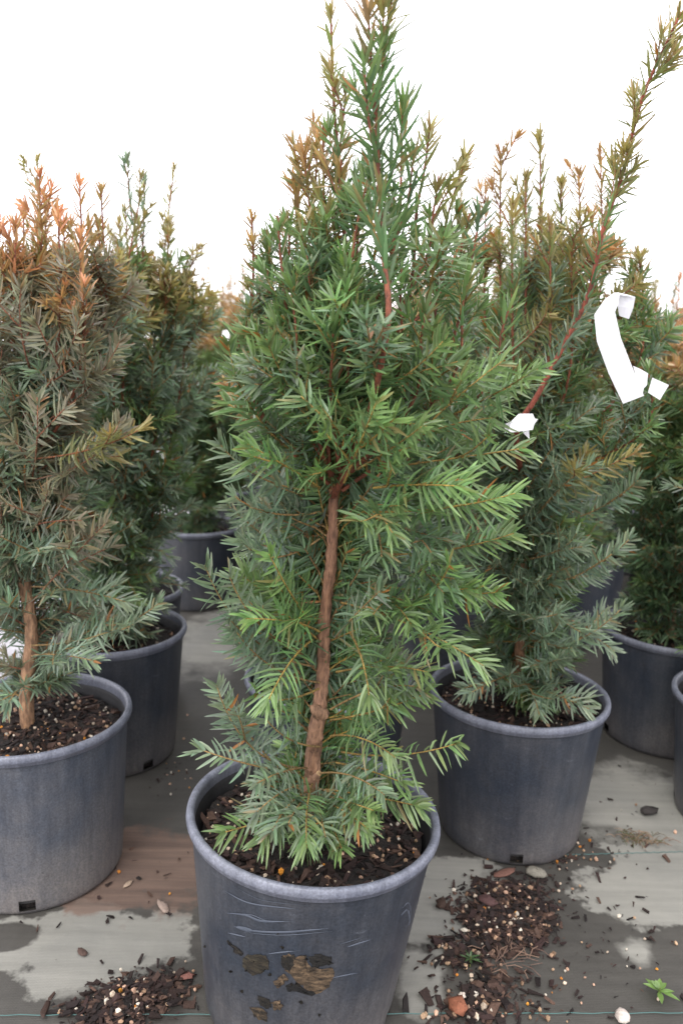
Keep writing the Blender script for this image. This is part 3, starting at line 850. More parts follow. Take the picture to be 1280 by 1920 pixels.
# the sprays that face the camera, one by one: start, bend, tip (pixel of the photograph, metres away), palette
EX = [
 ((645, 905, 1.1), (672, 840, 1.02), (706, 752, .99), 'fresh', dict(spacing=.0032)),
 ((660, 850, 1.1), (630, 800, 1.03), (600, 760, 1.0), 'green', {}),
 ((670, 880, 1.1), (740, 840, 1.03), (790, 800, 1.0), 'green', {}),
 ((600, 915, 1.2), (550, 880, 1.1), (462, 832, 1.06), 'fresh', {}),
 ((700, 915, 1.14), (770, 905, 1.06), (868, 912, 1.04), 'fresh', {}),
 ((750, 850, 1.2), (830, 760, 1.12), (940, 678, 1.1), 'green', {}),
 ((675, 930, 1.15), (710, 955, 1.06), (736, 1000, 1.03), 'green', {}),
 ((705, 990, 1.15), (715, 1010, 1.06), (715, 1045, 1.03), 'deep', {}),
 ((760, 990, 1.18), (790, 1005, 1.1), (810, 1040, 1.07), 'deep', {}),
 ((780, 1050, 1.18), (800, 1080, 1.1), (830, 1110, 1.08), 'deep', {}),
 ((580, 1165, 1.2), (545, 1120, 1.1), (505, 1040, 1.07), 'fresh', {}),
 ((600, 1185, 1.2), (560, 1160, 1.1), (462, 1160, 1.07), 'fresh', {}),
 ((585, 1200, 1.19), (540, 1230, 1.09), (500, 1320, 1.06), 'fresh', dict(spacing=.0046)),
 ((630, 1195, 1.2), (665, 1150, 1.1), (716, 1105, 1.07), 'grey', {}),
 ((655, 1185, 1.18), (685, 1230, 1.09), (692, 1310, 1.06), 'green', dict(spacing=.0046)),
 ((640, 1130, 1.19), (780, 1160, 1.08), (905, 1248, 1.06), 'green', {}),
 ((640, 1410, 1.2), (750, 1430, 1.12), (862, 1392, 1.08), 'green', dict(spacing=.0055, droop=.8)),
 ((560, 1440, 1.2), (450, 1430, 1.14), (406, 1285, 1.14), 'grey', {}),
 ((560, 1450, 1.2), (470, 1440, 1.1), (375, 1405, 1.1), 'grey', dict(spacing=.0046)),
 ((590, 1480, 1.19), (540, 1490, 1.08), (510, 1560, 1.04), 'grey', {}),
 ((585, 1470, 1.18), (570, 1510, 1.06), (575, 1590, 1.02), 'green', {}),
 ((600, 1490, 1.19), (650, 1500, 1.1), (700, 1520, 1.04), 'green', {}),
 ((610, 1480, 1.2), (690, 1490, 1.13), (786, 1512, 1.1), 'green', dict(droop=.6)),
 ((570, 1510, 1.19), (500, 1540, 1.1), (415, 1562, 1.07), 'green', dict(spacing=.0046, droop=.5)),
 ((600, 1500, 1.2), (620, 1540, 1.1), (640, 1590, 1.06), 'green', {}),
 ((590, 1250, 1.22), (450, 1230, 1.2), (384, 1060, 1.17), 'grey', {}),
 ((580, 1230, 1.22), (470, 1190, 1.16), (430, 1080, 1.13), 'grey', {}),
 ((600, 1280, 1.22), (500, 1270, 1.18), (440, 1180, 1.15), 'grey', {}),
 ((600, 1290, 1.22), (520, 1330, 1.15), (480, 1300, 1.1), 'green', {}),
 ((600, 880, 1.22), (450, 800, 1.18), (428, 645, 1.17), 'green', {}),
 ((600, 920, 1.22), (480, 920, 1.16), (410, 830, 1.14), 'grey', {}),
 ((600, 960, 1.22), (500, 980, 1.18), (440, 930, 1.15), 'grey', {}),
 ((600, 1010, 1.22), (500, 1080, 1.2), (450, 1010, 1.17), 'grey', {}),
 ((700, 1150, 1.18), (810, 1140, 1.12), (842, 1060, 1.06), 'fresh', {}),
 ((720, 1100, 1.2), (860, 1120, 1.15), (935, 1110, 1.12), 'fresh', {}),
 ((700, 960, 1.2), (850, 960, 1.12), (965, 925, 1.1), 'fresh', {}),
 ((720, 1040, 1.2), (850, 1040, 1.15), (962, 1000, 1.13), 'green', {}),
 ((700, 880, 1.2), (850, 860, 1.16), (985, 840, 1.14), 'green', {}),
 ((720, 820, 1.22), (900, 770, 1.2), (1010, 690, 1.2), 'green', {}),
 ((620, 1380, 1.2), (680, 1370, 1.1), (740, 1420, 1.07), 'green', {}),
 ((620, 1350, 1.2), (700, 1340, 1.12), (800, 1300, 1.1), 'green', {}),
 ((620, 1330, 1.2), (720, 1270, 1.14), (790, 1290, 1.1), 'grey', {}),
 ((630, 1260, 1.2), (730, 1240, 1.12), (800, 1260, 1.08), 'green', {}),
 ((630, 1430, 1.2), (690, 1440, 1.13), (760, 1470, 1.1), 'green', {}),
 ((600, 1400, 1.21), (540, 1400, 1.15), (500, 1350, 1.12), 'grey', {}),
 ((590, 1480, 1.18), (560, 1500, 1.1), (540, 1545, 1.04), 'grey', {}), ((590, 1490, 1.18), (600, 1520, 1.1), (610, 1570, 1.03), 'grey', {}),
 ((600, 1480, 1.18), (660, 1490, 1.1), (665, 1550, 1.05), 'grey', {}), ((580, 1470, 1.18), (530, 1470, 1.1), (475, 1530, 1.06), 'grey', {}),
 ((600, 1450, 1.2), (660, 1440, 1.12), (720, 1490, 1.07), 'grey', {}), ((575, 1440, 1.2), (530, 1440, 1.14), (480, 1470, 1.1), 'grey', {}),
 ((595, 1500, 1.16), (640, 1510, 1.08), (690, 1555, 1.04), 'green', {}), ((580, 1500, 1.16), (530, 1520, 1.08), (490, 1580, 1.05), 'green', {}),
 ((690, 1100, 1.2), (740, 1120, 1.1), (770, 1170, 1.05), 'green', {}),
 ((650, 800, 1.2), (720, 780, 1.1), (800, 800, 1.05), 'green', {}),
 ((660, 760, 1.2), (760, 720, 1.12), (830, 640, 1.1), 'green', {}),
 ((600, 800, 1.2), (540, 740, 1.1), (500, 640, 1.07), 'green', {}),
 ((600, 830, 1.2), (560, 780, 1.1), (580, 690, 1.06), 'green', {}),
 ((600, 770, 1.2), (530, 720, 1.12), (470, 720, 1.1), 'grey', {}),
]
for (a_, m_, b_, pal, kw) in EX:
    A, M_, B_ = at(*a_), at(*m_), at(*b_)
    if a_[1] > 1390: kw = dict(dict(nl=.040, spacing=.0030), **kw)
    H.shoot(bez(A, M_, B_, 12), pal, side=0 if (470 < b_[0] < 730 and b_[1] > 900) or b_[1] > 1350 else 2, start=.3, up=(0, -.72, .7), **kw)

def ok_front(p, a):
    # keep the bare stretches of trunk in the open side clear of side shoots
    toward = math.cos(a + math.pi / 2) > .45
    bare = (.355 < p[2] < .60) or (.72 < p[2] < .86)
    return not (toward and bare)
_ty = np.array([930, 1120, 1190, 1320, 1480.]); _tx = np.array([623, 614, 606, 596, 584.])
_by = [200, 400, 500, 600, 700, 800, 900, 1000, 1080, 1200, 1300, 1400, 1600]
_bl = [560, 470, 462, 440, 415, 420, 440, 440, 395, 410, 405, 410, 430]
_br = [790, 850, 890, 945, 985, 985, 970, 955, 930, 895, 830, 800, 770]
def path_front(q):
    t = to_px(q[-1:])[0]
    if not (np.interp(t[1], _by, _bl) + 22 < t[0] < np.interp(t[1], _by, _br) - 22): return False
    m = q[:, 1] < CY + .01
    if not m.any(): return True
    p = to_px(q[m])
    zone = ((p[:, 1] > 925) & (p[:, 1] < 1125)) | ((p[:, 1] > 1200) & (p[:, 1] < 1475))
    dx = np.abs(p[:, 0] - np.interp(p[:, 1], _ty, _tx))
    return not (zone & (dx < 44) & (np.linalg.norm(q[m] - q[0], axis=1) > .03)).any()
H.path_ok = path_front
def len_front(z):
    return float(np.interp(z, [.3, .5, .7, .95, 1.15, 1.35], [.11, .145, .18, .18, .13, .09]))
def pal_front(q, rng):
    z = q[2]
    if z > 1.28: return rng.choice(['olive', 'green', 'bronze'])
    if q[0] < CX - .07: return rng.choice(['grey', 'green', 'grey'])  # left side greyed: sky reflection on the needles, painted into their colour
    return rng.choice(['green', 'deep', 'green', 'fresh'] if z > .5 else ['green', 'grey', 'fresh'])
H.filler(96, (.345, .88), len_front, pal_front, lambda z: np.interp(z, [.3, .45, .6, 1.0], [4, 24, 40, 52]), ok_front)
H.filler(200, (.80, 1.22), len_front, pal_front, lambda z: np.interp(z, [.8, 1.0, 1.2], [42, 64, 76]), ok_front, 'auto')

# ---- the left front yew (bronze)
left = root_at('potted_yew', -.652, 1.572)
tag(left, 'bronze purplish yew with orange top in a dusty grey pot at the left edge', 'potted plant', 'potted yews')
make_pot(left, .182, -1.29, 2, True)
HL = Hero(left, 23)
HL.wood('trunk', [at(50, 1330, 1.57) * [1, 1, 0] + [0, 0, .30], at(50, 1290, 1.57), at(60, 1190, 1.57), at(46, 1080, 1.57), at(55, 960, 1.57), at(70, 820, 1.57), at(60, 700, 1.57), at(70, 600, 1.57)],
        .016, .006, (.36, .22, .13), 10, .015, .06)
rl = np.random.default_rng(4)
for (x0, y0, x1, y1, Y, pp) in [(60, 800, 75, 330, 1.55, 'obo'), (60, 760, 150, 345, 1.55, 'obo'), (65, 820, 190, 355, 1.6, 'obb'), (60, 700, 30, 420, 1.5, 'doo'),
                               (60, 860, 0, 430, 1.5, 'doo'), (60, 780, 110, 400, 1.48, 'doo'), (65, 700, 85, 390, 1.58, 'doo'), (65, 800, 185, 420, 1.62, 'dob'),
                               (60, 860, 150, 440, 1.46, 'doo'), (60, 740, -60, 400, 1.6, 'doo'), (60, 700, -20, 380, 1.65, 'doo'), (60, 760, 45, 400, 1.68, 'doo'),
                               (60, 820, 175, 450, 1.68, 'dob'), (60, 760, 120, 420, 1.7, 'doo')]:
    mx = x0 + (x1 - x0) * 1.05
    pals = [{'o': 'orange', 'b': 'bronze', 'd': 'dusk'}[q] for q in pp]
    if pp[0] == 'o': pals[0] = 'dusk'
    HL.leader([at(x0, y0, 1.57), at(x0 + (x1 - x0) * .6, y0 - 70, (1.57 + Y) / 2), at(mx, y0 * .55 + y1 * .45, Y), at(x1, y1, Y)], ['dusk', 'dusk'] + pals[1:2] + pals[2:], .004, .0014, .2, .042, .0044, 11, .3, (.05, .10))
def pal_left(q, rng):
    if q[2] > 1.30: return rng.choice(['orange', 'bronze', 'olive'])
    if q[2] > 1.18: return rng.choice(['bronze', 'dusk', 'dusk'])
    return rng.choice(['dusk', 'dusk', 'grey'] if q[2] > .75 else ['grey', 'dusk', 'grey'])
for (a_, m_, b_, pal) in [((60, 900, 1.5), (75, 830, 1.36), (70, 745, 1.36), 'dusk'), ((70, 860, 1.5), (190, 850, 1.45), (272, 800, 1.45), 'olive'),
                          ((60, 1210, 1.5), (200, 1210, 1.45), (300, 1130, 1.45), 'grey'), ((60, 1230, 1.5), (100, 1220, 1.42), (180, 1240, 1.4), 'grey'),
                          ((60, 1000, 1.5), (80, 970, 1.4), (90, 920, 1.36), 'dusk'), ((60, 1050, 1.52), (70, 1010, 1.4), (75, 1040, 1.34), 'grey'),
                          ((55, 1280, 1.53), (30, 1290, 1.45), (10, 1330, 1.42), 'grey'), ((60, 1150, 1.5), (20, 1140, 1.44), (-30, 1120, 1.42), 'grey'),
                          ((60, 1100, 1.5), (150, 1100, 1.46), (240, 1130, 1.45), 'grey'), ((60, 1130, 1.5), (120, 1060, 1.44), (200, 980, 1.42), 'dusk'),
                          ((60, 900, 1.5), (190, 880, 1.46), (225, 790, 1.45), 'dusk'), ((70, 800, 1.5), (180, 740, 1.47), (225, 640, 1.47), 'dusk'),
                          ((60, 760, 1.5), (130, 680, 1.42), (150, 600, 1.4), 'dusk'), ((60, 700, 1.5), (30, 620, 1.42), (40, 540, 1.4), 'dusk')]:
    HL.shoot(bez(at(*a_), at(*m_), at(*b_), 12), pal, side=2, start=.2, droop=.12, up=(.1, -.7, .7))
def ok_left(p, a):
    return not (math.cos(a + math.pi / 2) > .3 and p[2] < .62)
HL.filler(200, (.40, 1.24), lambda z: float(np.interp(z, [.35, .55, .7, 1.1, 1.3], [.09, .15, .19, .13, .08])), pal_left, lambda z: np.interp(z, [.4, .7, 1.2], [12, 35, 58]), ok_left, 'auto')

# ---- the right yew with the white labels
right = root_at('potted_yew', .433, 1.763)
tag(right, 'grey green yew carrying white paper labels, in a black pot right of the front one', 'potted plant', 'potted yews')
make_pot(right, .165, -1.62, 3)
HR = Hero(right, 37)
HR.wood('trunk', [at(972, 1320, 1.76) * [1, 1, 0] + [0, 0, .30], at(972, 1260, 1.76), at(975, 1190, 1.76), at(978, 1050, 1.76), at(975, 900, 1.75), at(985, 800, 1.72), at(985, 700, 1.74)],
        .016, .006, (.34, .19, .11), 10, .015, .06)
HR.leader([at(978, 900, 1.75), at(968, 810, 1.54), at(1005, 745, 1.5), at(1060, 640, 1.5), at(1105, 545, 1.5), at(1130, 430, 1.5), at(1165, 330, 1.52), at(1205, 180, 1.5), at(1275, 25, 1.5)],
          ['grey', 'green', 'olive', 'olive'], 0.0066, .0024, .36, .050, .0031, 40, .55, (.05, .10), col=(.27, .07, .04))
HR.stems.pop()
for (x0, y0, x1, y1, Y, pp) in [(975, 800, 938, 285, 1.75, 'gob'), (975, 820, 1012, 255, 1.78, 'goo'), (985, 760, 985, 330, 1.7, 'goo'), (985, 780, 1050, 345, 1.8, 'goo'),
                               (985, 760, 1085, 325, 1.9, 'gob'), (985, 800, 1125, 285, 1.95, 'gob'), (985, 820, 1110, 400, 1.7, 'gob'), (985, 860, 960, 380, 1.62, 'ggo'),
                               (985, 860, 1030, 420, 1.6, 'goo'), (985, 860, 910, 360, 1.85, 'gob'), (990, 860, 1200, 480, 1.75, 'ggo'), (985, 880, 1070, 470, 1.62, 'goo'),
                               (985, 900, 1215, 690, 1.6, 'ggg'), (990, 900, 1160, 560, 1.8, 'gob')]:
    pals = [{'g': 'green', 'b': 'bronze', 'o': 'olive'}[q] for q in pp]
    HR.leader([at(x0, y0, 1.75), at(x0 + (x1 - x0) * .6, y0 * .8 + y1 * .2, (1.75 + Y) / 2), at(x0 + (x1 - x0) * 1.0, y0 * .5 + y1 * .5, Y), at(x1, y1, Y)], ['grey'] + pals, .004, .0015, .15, .046, .0036, 11, .3, (.05, .11))
def pal_right(q, rng):
    if q[2] > 1.35: return rng.choice(['olive', 'bronze', 'green'])
    return rng.choice(['olive', 'green', 'grey'] if q[2] > 1.1 else ['grey', 'green', 'grey'])
for (a_, m_, b_, pal) in [((980, 960, 1.7), (1080, 900, 1.6), (1190, 850, 1.56), 'olive'), ((980, 1000, 1.7), (1050, 900, 1.58), (1110, 870, 1.55), 'grey'),
                          ((980, 1100, 1.7), (1090, 1100, 1.62), (1180, 1010, 1.6), 'grey'), ((980, 1210, 1.7), (1080, 1230, 1.62), (1165, 1140, 1.6), 'grey'),
                          ((975, 1270, 1.72), (1000, 1290, 1.6), (1010, 1340, 1.55), 'grey'), ((975, 1280, 1.72), (1040, 1300, 1.64), (1105, 1330, 1.62), 'grey'),
                          ((975, 1260, 1.72), (930, 1270, 1.62), (880, 1300, 1.6), 'grey'), ((980, 1200, 1.7), (1030, 1210, 1.6), (1050, 1160, 1.57), 'grey'),
                          ((980, 1240, 1.7), (1030, 1250, 1.6), (1045, 1235, 1.55), 'grey'), ((975, 1150, 1.7), (1010, 1160, 1.58), (1000, 1160, 1.55), 'grey'),
                          ((980, 1050, 1.7), (1060, 1040, 1.6), (1080, 1000, 1.56), 'grey'), ((980, 940, 1.7), (1040, 800, 1.62), (1120, 760, 1.6), 'grey'),
                          ((980, 1120, 1.7), (1100, 1180, 1.66), (1150, 1220, 1.63), 'grey'), ((980, 1000, 1.7), (1150, 960, 1.66), (1195, 900, 1.63), 'grey')]:
    HR.shoot(bez(at(*a_), at(*m_), at(*b_), 12), pal, side=2, start=.2, droop=.15, up=(0, -.7, .7))
HR.filler(150, (.345, .95), lambda z: float(np.interp(z, [.35, .5, .7, .95], [.12, .17, .20, .19])), pal_right, lambda z: np.interp(z, [.35, .6, 1.0], [8, 28, 48]), lambda p, a: not (math.cos(a + math.pi / 2) > .6 and .40 < p[2] < .48))
HR.filler(200, (.9, 1.35), lambda z: float(np.interp(z, [.9, 1.3], [.19, .11])), pal_right, lambda z: np.interp(z, [.9, 1.3], [35, 60]), None, 'auto')

# ------------------------------------------------------------------ plants further back: whole crowns, a handful of kinds
def proto(seed, height, spread, pals, dense=240, nlead=11, foot=.172, dusty=False, top='bronze'):
    rng = np.random.default_rng(seed)
    wood, fol = Buf(), Buf()
    lean = rng.normal(0, .03, 2)
    tz = SOIL_Z - .02
    hb = height * .62
    tp = resample([[0, 0, tz], [lean[0] * .3 + .008, lean[1] * .3, tz + .12], [lean[0] * .6 - .008, lean[1] * .6, .65], [lean[0], lean[1], hb]], .03)
    tube(wood, tp, np.linspace(.016, .006, len(tp)), TRUNK_C, 8, 0, .06, rng)
    stems = [tp]
    for i in range(nlead):
        a = i * 2.4 + rng.normal(0, .4)
        rad = spread * math.sqrt(rng.uniform(.02, .8))
        z0 = rng.uniform(.55, hb); p0 = tp[np.argmin(abs(tp[:, 2] - z0))]
        zt = height * (rng.uniform(.80, .93) if i > 1 else rng.uniform(.95, 1.0))
        e = np.array([math.cos(a) * rad + lean[0], math.sin(a) * rad + lean[1], 0])
        pts = resample([p0, p0 * .45 + .55 * np.array([e[0], e[1], z0 + .12]), [e[0] * 1.0, e[1] * 1.0, z0 * .4 + zt * .6], [e[0] * 1.1 + rng.normal(0, .02), e[1] * 1.1, zt]], .03)
        tube(wood, pts, np.linspace(.0045, .0015, len(pts)), RED_C, 5)
        stems.append(pts)
        k = len(pts)
        for q in range(3):
            sub = pts[int(k * (.1 + .3 * q)):int(k * (.4 + .3 * q)) + 1]
            if len(sub) > 2:
                needles(fol, sub, rng, 'radial', .040, .0040, ['green', pals[1], top][q], .0054, 0, False, .2, (52, 30), 0, q == 2)
        for _ in range(11):
            t = rng.uniform(.35, .97); p = pts[int(t * (k - 1))]; aa = rng.uniform(0, 6.28)
            sp_ = shoot_path(p, np.array([math.cos(aa) * .6, math.sin(aa) * .6, 1]), rng.uniform(.05, .12) * (1.2 - .6 * t), rng, .4, 6)
            tube(wood, sp_, .0011, PAL[pals[1]]['stem'], 4)
            needles(fol, sp_, rng, 'radial', .034, .0046, top if t > .7 else (pals[1] if t > .5 else pals[0]), .0048, .1, False, .2, (52, 28), 0)
    allp = np.concatenate(stems)
    both = Buf()
    for _ in range(dense):
        z = rng.uniform(.345, height * .82)
        near = allp[np.abs(allp[:, 2] - z) < .03]
        p = near[rng.integers(len(near))]
        a = rng.uniform(0, 6.28); el = R(np.interp(p[2], [.35, .7, 1.3], [8, 30, 62]) + rng.normal(0, 15))
        L = spread * np.interp(p[2], [.33, .5, .75, 1.0, 1.3], [.6, .9, 1.0, .85, .4]) * rng.uniform(.6, 1.1)
        q = shoot_path(p, [math.cos(a) * math.cos(el), math.sin(a) * math.cos(el), math.sin(el)], L, rng, rng.normal(.2, .5), 7)
        pal = pals[0] if q[-1][2] < .95 else (pals[1] if q[-1][2] < height * .78 else top)
        if rng.random() < .2: pal = 'green'
        spray(q, rng, pal, False, both, 3, up=nrm([math.cos(a) * .8, math.sin(a) * .8, .75]), mode='flat' if el < R(45) else 'radial', nl=.043, spacing=.0046, start=.1, width=.0056)
    root = root_at('potted_yew', 0, 0)
    make_pot(root, foot, rng.uniform(0, 1.5), seed, dusty, False)
    link('stems', wood.mesh('stems', [M_BARK]), root)
    tag(link('shoot_tips', fol.mesh('shoot_tips', [M_NEEDLE]), root), kind='stuff')
    tag(link('crown', both.mesh('crown', [M_BARK, M_NEEDLE]), root), kind='stuff')
    return root

P = [proto(101, 1.50, .24, ['deep', 'green'], top='bronze'), proto(102, 1.42, .23, ['grey', 'green'], top='bronze'),
     proto(103, 1.55, .20, ['grey', 'grey'], top='olive'), proto(104, 1.40, .24, ['grey', 'green'], top='orange', dusty=True),
     proto(105, 1.46, .22, ['green', 'olive'], top='bronze')]
used = [False] * len(P)
def place(k, x, y, rz, label, s=1.0, group='potted yews'):
    if not used[k]:
        o = P[k]; used[k] = True
    else:
        o = copy_tree(P[k])
    o.matrix_world = Matrix.Translation((x, y, 0)) @ Matrix.Rotation(rz, 4, 'Z') @ Matrix.Diagonal((1, 1, s, 1))
    tag(o, label, 'potted plant', group)
    return o
place(2, -.631, 2.075, 0.5, 'yew with two tall thin green shoots, directly behind the bronze left yew', 1.03)
lb_yew = bpy.data.objects[P[2].name]
bpy.context.view_layer.update()
HB = Hero(lb_yew, 71)
for px in ([(225, 760, 2.05), (252, 600, 2.0), (258, 470, 2.0), (243, 380, 2.0), (240, 296, 2.0)], [(235, 760, 2.05), (264, 600, 2.02), (268, 480, 2.02), (270, 400, 2.02), (270, 332, 2.02)], [(225, 800, 2.05), (210, 650, 2.0), (222, 540, 2.0), (228, 465, 2.0)]):
    HB.leader([at(*q) for q in px], ['grey', 'green', 'grey'], .004, .0013, .15, .040, .0046, 6, .4)
place(4, -.720, 2.492, 2.2, 'yew mostly hidden behind others, third pot back along the left row')
place(0, -.654, 3.474, 1.1, 'dark green yew in the grey pot standing at the far end of the gap')
place(1, -.02, 1.87, 4.0, 'yew hidden behind the front yew, its dark pot showing past the trunk', .94)
place(0, 1.012, 2.282, 3.3, 'dark green shaded yew in a black pot behind the white paper strip', .97)
place(1, 1.06, 1.84, 0.2, 'yew cut off by the right edge, only a pot side and few sprigs showing', .9)
rg_ = random.Random(8)
k = 0
FARL = {
    (0, .45): 'yew filling the gap between the front yew and the yew with white labels',
    (1, .45): 'yew one row behind the gap between the front yew and the labelled yew',
    (1, -.1): 'yew behind the front yew, showing at its upper left past thin red stems',
    (1, 1.0): 'yew whose grey pot shows between the labelled yew and the dark shaded yew',
    (2, -.1): 'far yew top just left of the front yew, next to the tiny white label',
    (2, .45): 'far yew top seen through the upper twigs right of the thick red stem',
    (2, 1.0): 'far bronze yew top seen left of the long white paper strip',
    (2, 1.55): 'far yew glimpsed above and right of the long white paper strip',
    (3, -.70): 'yew in the row behind the far pot at the end of the gap',
    (3, 1.55): 'distant pot glimpsed low between the labelled yew and the dark shaded yew'}
FAR = 'small blurred yew among the rows of potted yews far behind'
for j, y in enumerate([2.55, 3.1, 3.7, 4.3, 4.9, 5.5, 6.2]):
    for x in [-.70, -.1, .45, 1.0, 1.55, 2.1, 2.7, 3.3, 3.9]:
        if abs(x) > .47 * y + .35: continue
        if y < 4.1 and x < -.4: continue
        if j == 0 and (x < .2 or x > .8): continue
        k += 1
        kk = (k * 7 + j * 3) % 5
        xx, yy = x + rg_.uniform(-.06, .06), y + rg_.uniform(-.08, .08)
        lab = FARL.get((j, x), FAR)
        place(kk, xx, yy, rg_.uniform(0, 6.28), lab, rg_.uniform(1.0, 1.10), 'potted yews in the far rows')
for q in range(len(P)):
    if not used[q]:
        place(q, .3 + q, 10.3, 0, FAR, 1, 'potted yews in the far rows')

# ------------------------------------------------------------------ dried mud on the front pot
def on_pot(x, y, off):
    inv = front.matrix_world.inverted()
    o = np.array(inv @ Vector(CAM)); d = np.array(inv.to_3x3() @ Vector(nrm(ray(x, y))))
    t = 0.5
    def g(t):
        p = o + d * t
        rr = .160 + (.199 - .160) * p[2] / .325
        return math.hypot(p[0], p[1]) - rr - off
    for _ in range(4000):
        if g(t) <= 0: break
        t += .0004
    return o + d * t
def splat(outline, thick, colA, colB, seed):
    rng = np.random.default_rng(seed); thick *= .22
    o = np.array(outline, float); c = o.mean(0)
    # finer outline
    m = []
    for i in range(len(o)):
        a, b2 = o[i], o[(i + 1) % len(o)]
        for t in (0, .33, .66):
            m.append(a + (b2 - a) * t + rng.normal(0, min(1.9, np.ptp(o[:, 0]) * .06), 2))
    m = np.array(m)
    rings = [(1.0, .0003), (.93, thick * .8), (.6, thick), (.28, thick * 1.1)]
    v, col = [], []
    for sc, of in rings:
        for p in m:
            q = c + (p - c) * sc + (rng.normal(0, 1.2, 2) if sc < .95 else 0)
            v.append(on_pot(q[0], q[1], of + (abs(rng.normal(0, thick * .35)) if sc < .95 else 0)))
            w = np.clip(rng.normal(.3, .2), 0, 1)
            col.append(np.array(colA) * (1 - w) + np.array(colB) * w)
    v.append(on_pot(c[0], c[1], thick)); col.append(colA)
    k = len(m); i = np.arange(k); i2 = (i + 1) % k
    f = np.concatenate([np.stack([r * k + i, r * k + i2, (r + 1) * k + i2, (r + 1) * k + i], 1) for r in range(len(rings) - 1)])
    r0 = (len(rings) - 1) * k
    f3 = np.stack([r0 + i, r0 + i2, np.full(k, len(v) - 1)], 1)
    me = mesh_from('mud_splat', np.array(v), [f3, f], [M_MUD], np.array(col), None)
    link('mud_splat', me, pot_front)
TAN, DRK, BLK = (.20, .135, .08), (.045, .034, .02), (.010, .009, .008)
splat([(455, 1795), (480, 1788), (500, 1792), (505, 1805), (500, 1822), (480, 1828), (462, 1822), (455, 1810)], .002, DRK, (.05, .045, .025), 1)
splat([(425, 1766), (432, 1768), (456, 1788), (452, 1794), (440, 1784)], .0015, BLK, DRK, 2)
splat([(527, 1795), (545, 1788), (572, 1794), (576, 1808), (600, 1818), (625, 1815), (626, 1838), (612, 1856), (592, 1862), (572, 1856), (560, 1842), (545, 1826), (526, 1812)], .004, TAN, DRK, 3)
splat([(578, 1794), (600, 1788), (622, 1794), (627, 1808), (610, 1812), (592, 1817), (582, 1808)], .0025, BLK, (.03, .027, .02), 4)
splat([(528, 1795), (552, 1790), (556, 1804), (545, 1824), (530, 1814)], .0045, BLK, DRK, 5)
splat([(513, 1845), (522, 1830), (536, 1826), (540, 1836), (528, 1850), (518, 1853)], .003, TAN, DRK, 6)
splat([(535, 1848), (556, 1845), (580, 1862), (600, 1862), (585, 1868), (560, 1860), (540, 1858)], .002, BLK, BLK, 7)
splat([(486, 1868), (504, 1872), (508, 1886), (500, 1892), (486, 1882)], .002, BLK, DRK, 8)
splat([(508, 1880), (522, 1876), (532, 1882), (526, 1892), (512, 1892)], .003, TAN, DRK, 9)
splat([(468, 1890), (486, 1888), (502, 1900), (500, 1916), (480, 1910)], .003, DRK, TAN, 10)

rng_m = np.random.default_rng(21)
for q in range(16):      # small flecks of the same mud around the big splats
    fx, fy = rng_m.normal(545, 55), rng_m.normal(1825, 36); fr = rng_m.uniform(1.5, 4.5)
    splat([(fx + fr * rng_m.uniform(.6, 1.3) * math.cos(t), fy + fr * .8 * rng_m.uniform(.6, 1.3) * math.sin(t)) for t in np.linspace(0, 5.4, 6)], .0016, DRK, BLK, 60 + q)

M_SCUFF, n, l, b, o_ = mat('pale_scuff')
b.inputs['Base Color'].default_value = (.075, .087, .112, 1)
b.inputs['Roughness'].default_value = 0.6
rng_s = np.random.default_rng(12)
def scuff(line, w):
    p = resample(np.array([(x, y, 0) for x, y in line], float), 6)
    k = len(p); t = np.linspace(0, 1, k)
    ww = w * np.sin(np.pi * np.clip(t, .02, .98)) ** .6
    dirv = nrm(np.gradient(p, axis=0)); nv = np.stack([-dirv[:, 1], dirv[:, 0]], 1)
    v = [on_pot(*(p[i, :2] - nv[i] * ww[i] * .5), .0002) for i in range(k)] + [on_pot(*p[i, :2], .0009) for i in range(k)] + [on_pot(*(p[i, :2] + nv[i] * ww[i] * .5), .0002) for i in range(k)]
    i = np.arange(k - 1)
    f = np.concatenate([np.stack([i, i + 1, k + i + 1, k + i], 1), np.stack([k + i, k + i + 1, 2 * k + i + 1, 2 * k + i], 1)])
    link('scuff', mesh_from('scuff', np.array(v), [f], [M_SCUFF]), pot_front)
for ln, w in [([(425, 1712), (460, 1716), (490, 1727), (538, 1728)], 3.2), ([(440, 1737), (470, 1745), (530, 1748), (615, 1741)], 3.0), ([(442, 1738), (476, 1746)], 6),
              ([(650, 1776), (695, 1762)], 2.2), ([(500, 1789), (550, 1783)], 2.2), ([(620, 1834), (670, 1824)], 1.6), ([(752, 1716), (764, 1706), (768, 1730), (760, 1738)], 6),
              ([(420, 1670), (470, 1694), (560, 1705)], 2)]:
    scuff(ln, w * 1.3)
    for q in range(1):
        dy = rng_s.normal(0, 7); dx = rng_s.normal(0, 12)
        scuff([(x + dx, y + dy) for x, y in ln], w * .5)

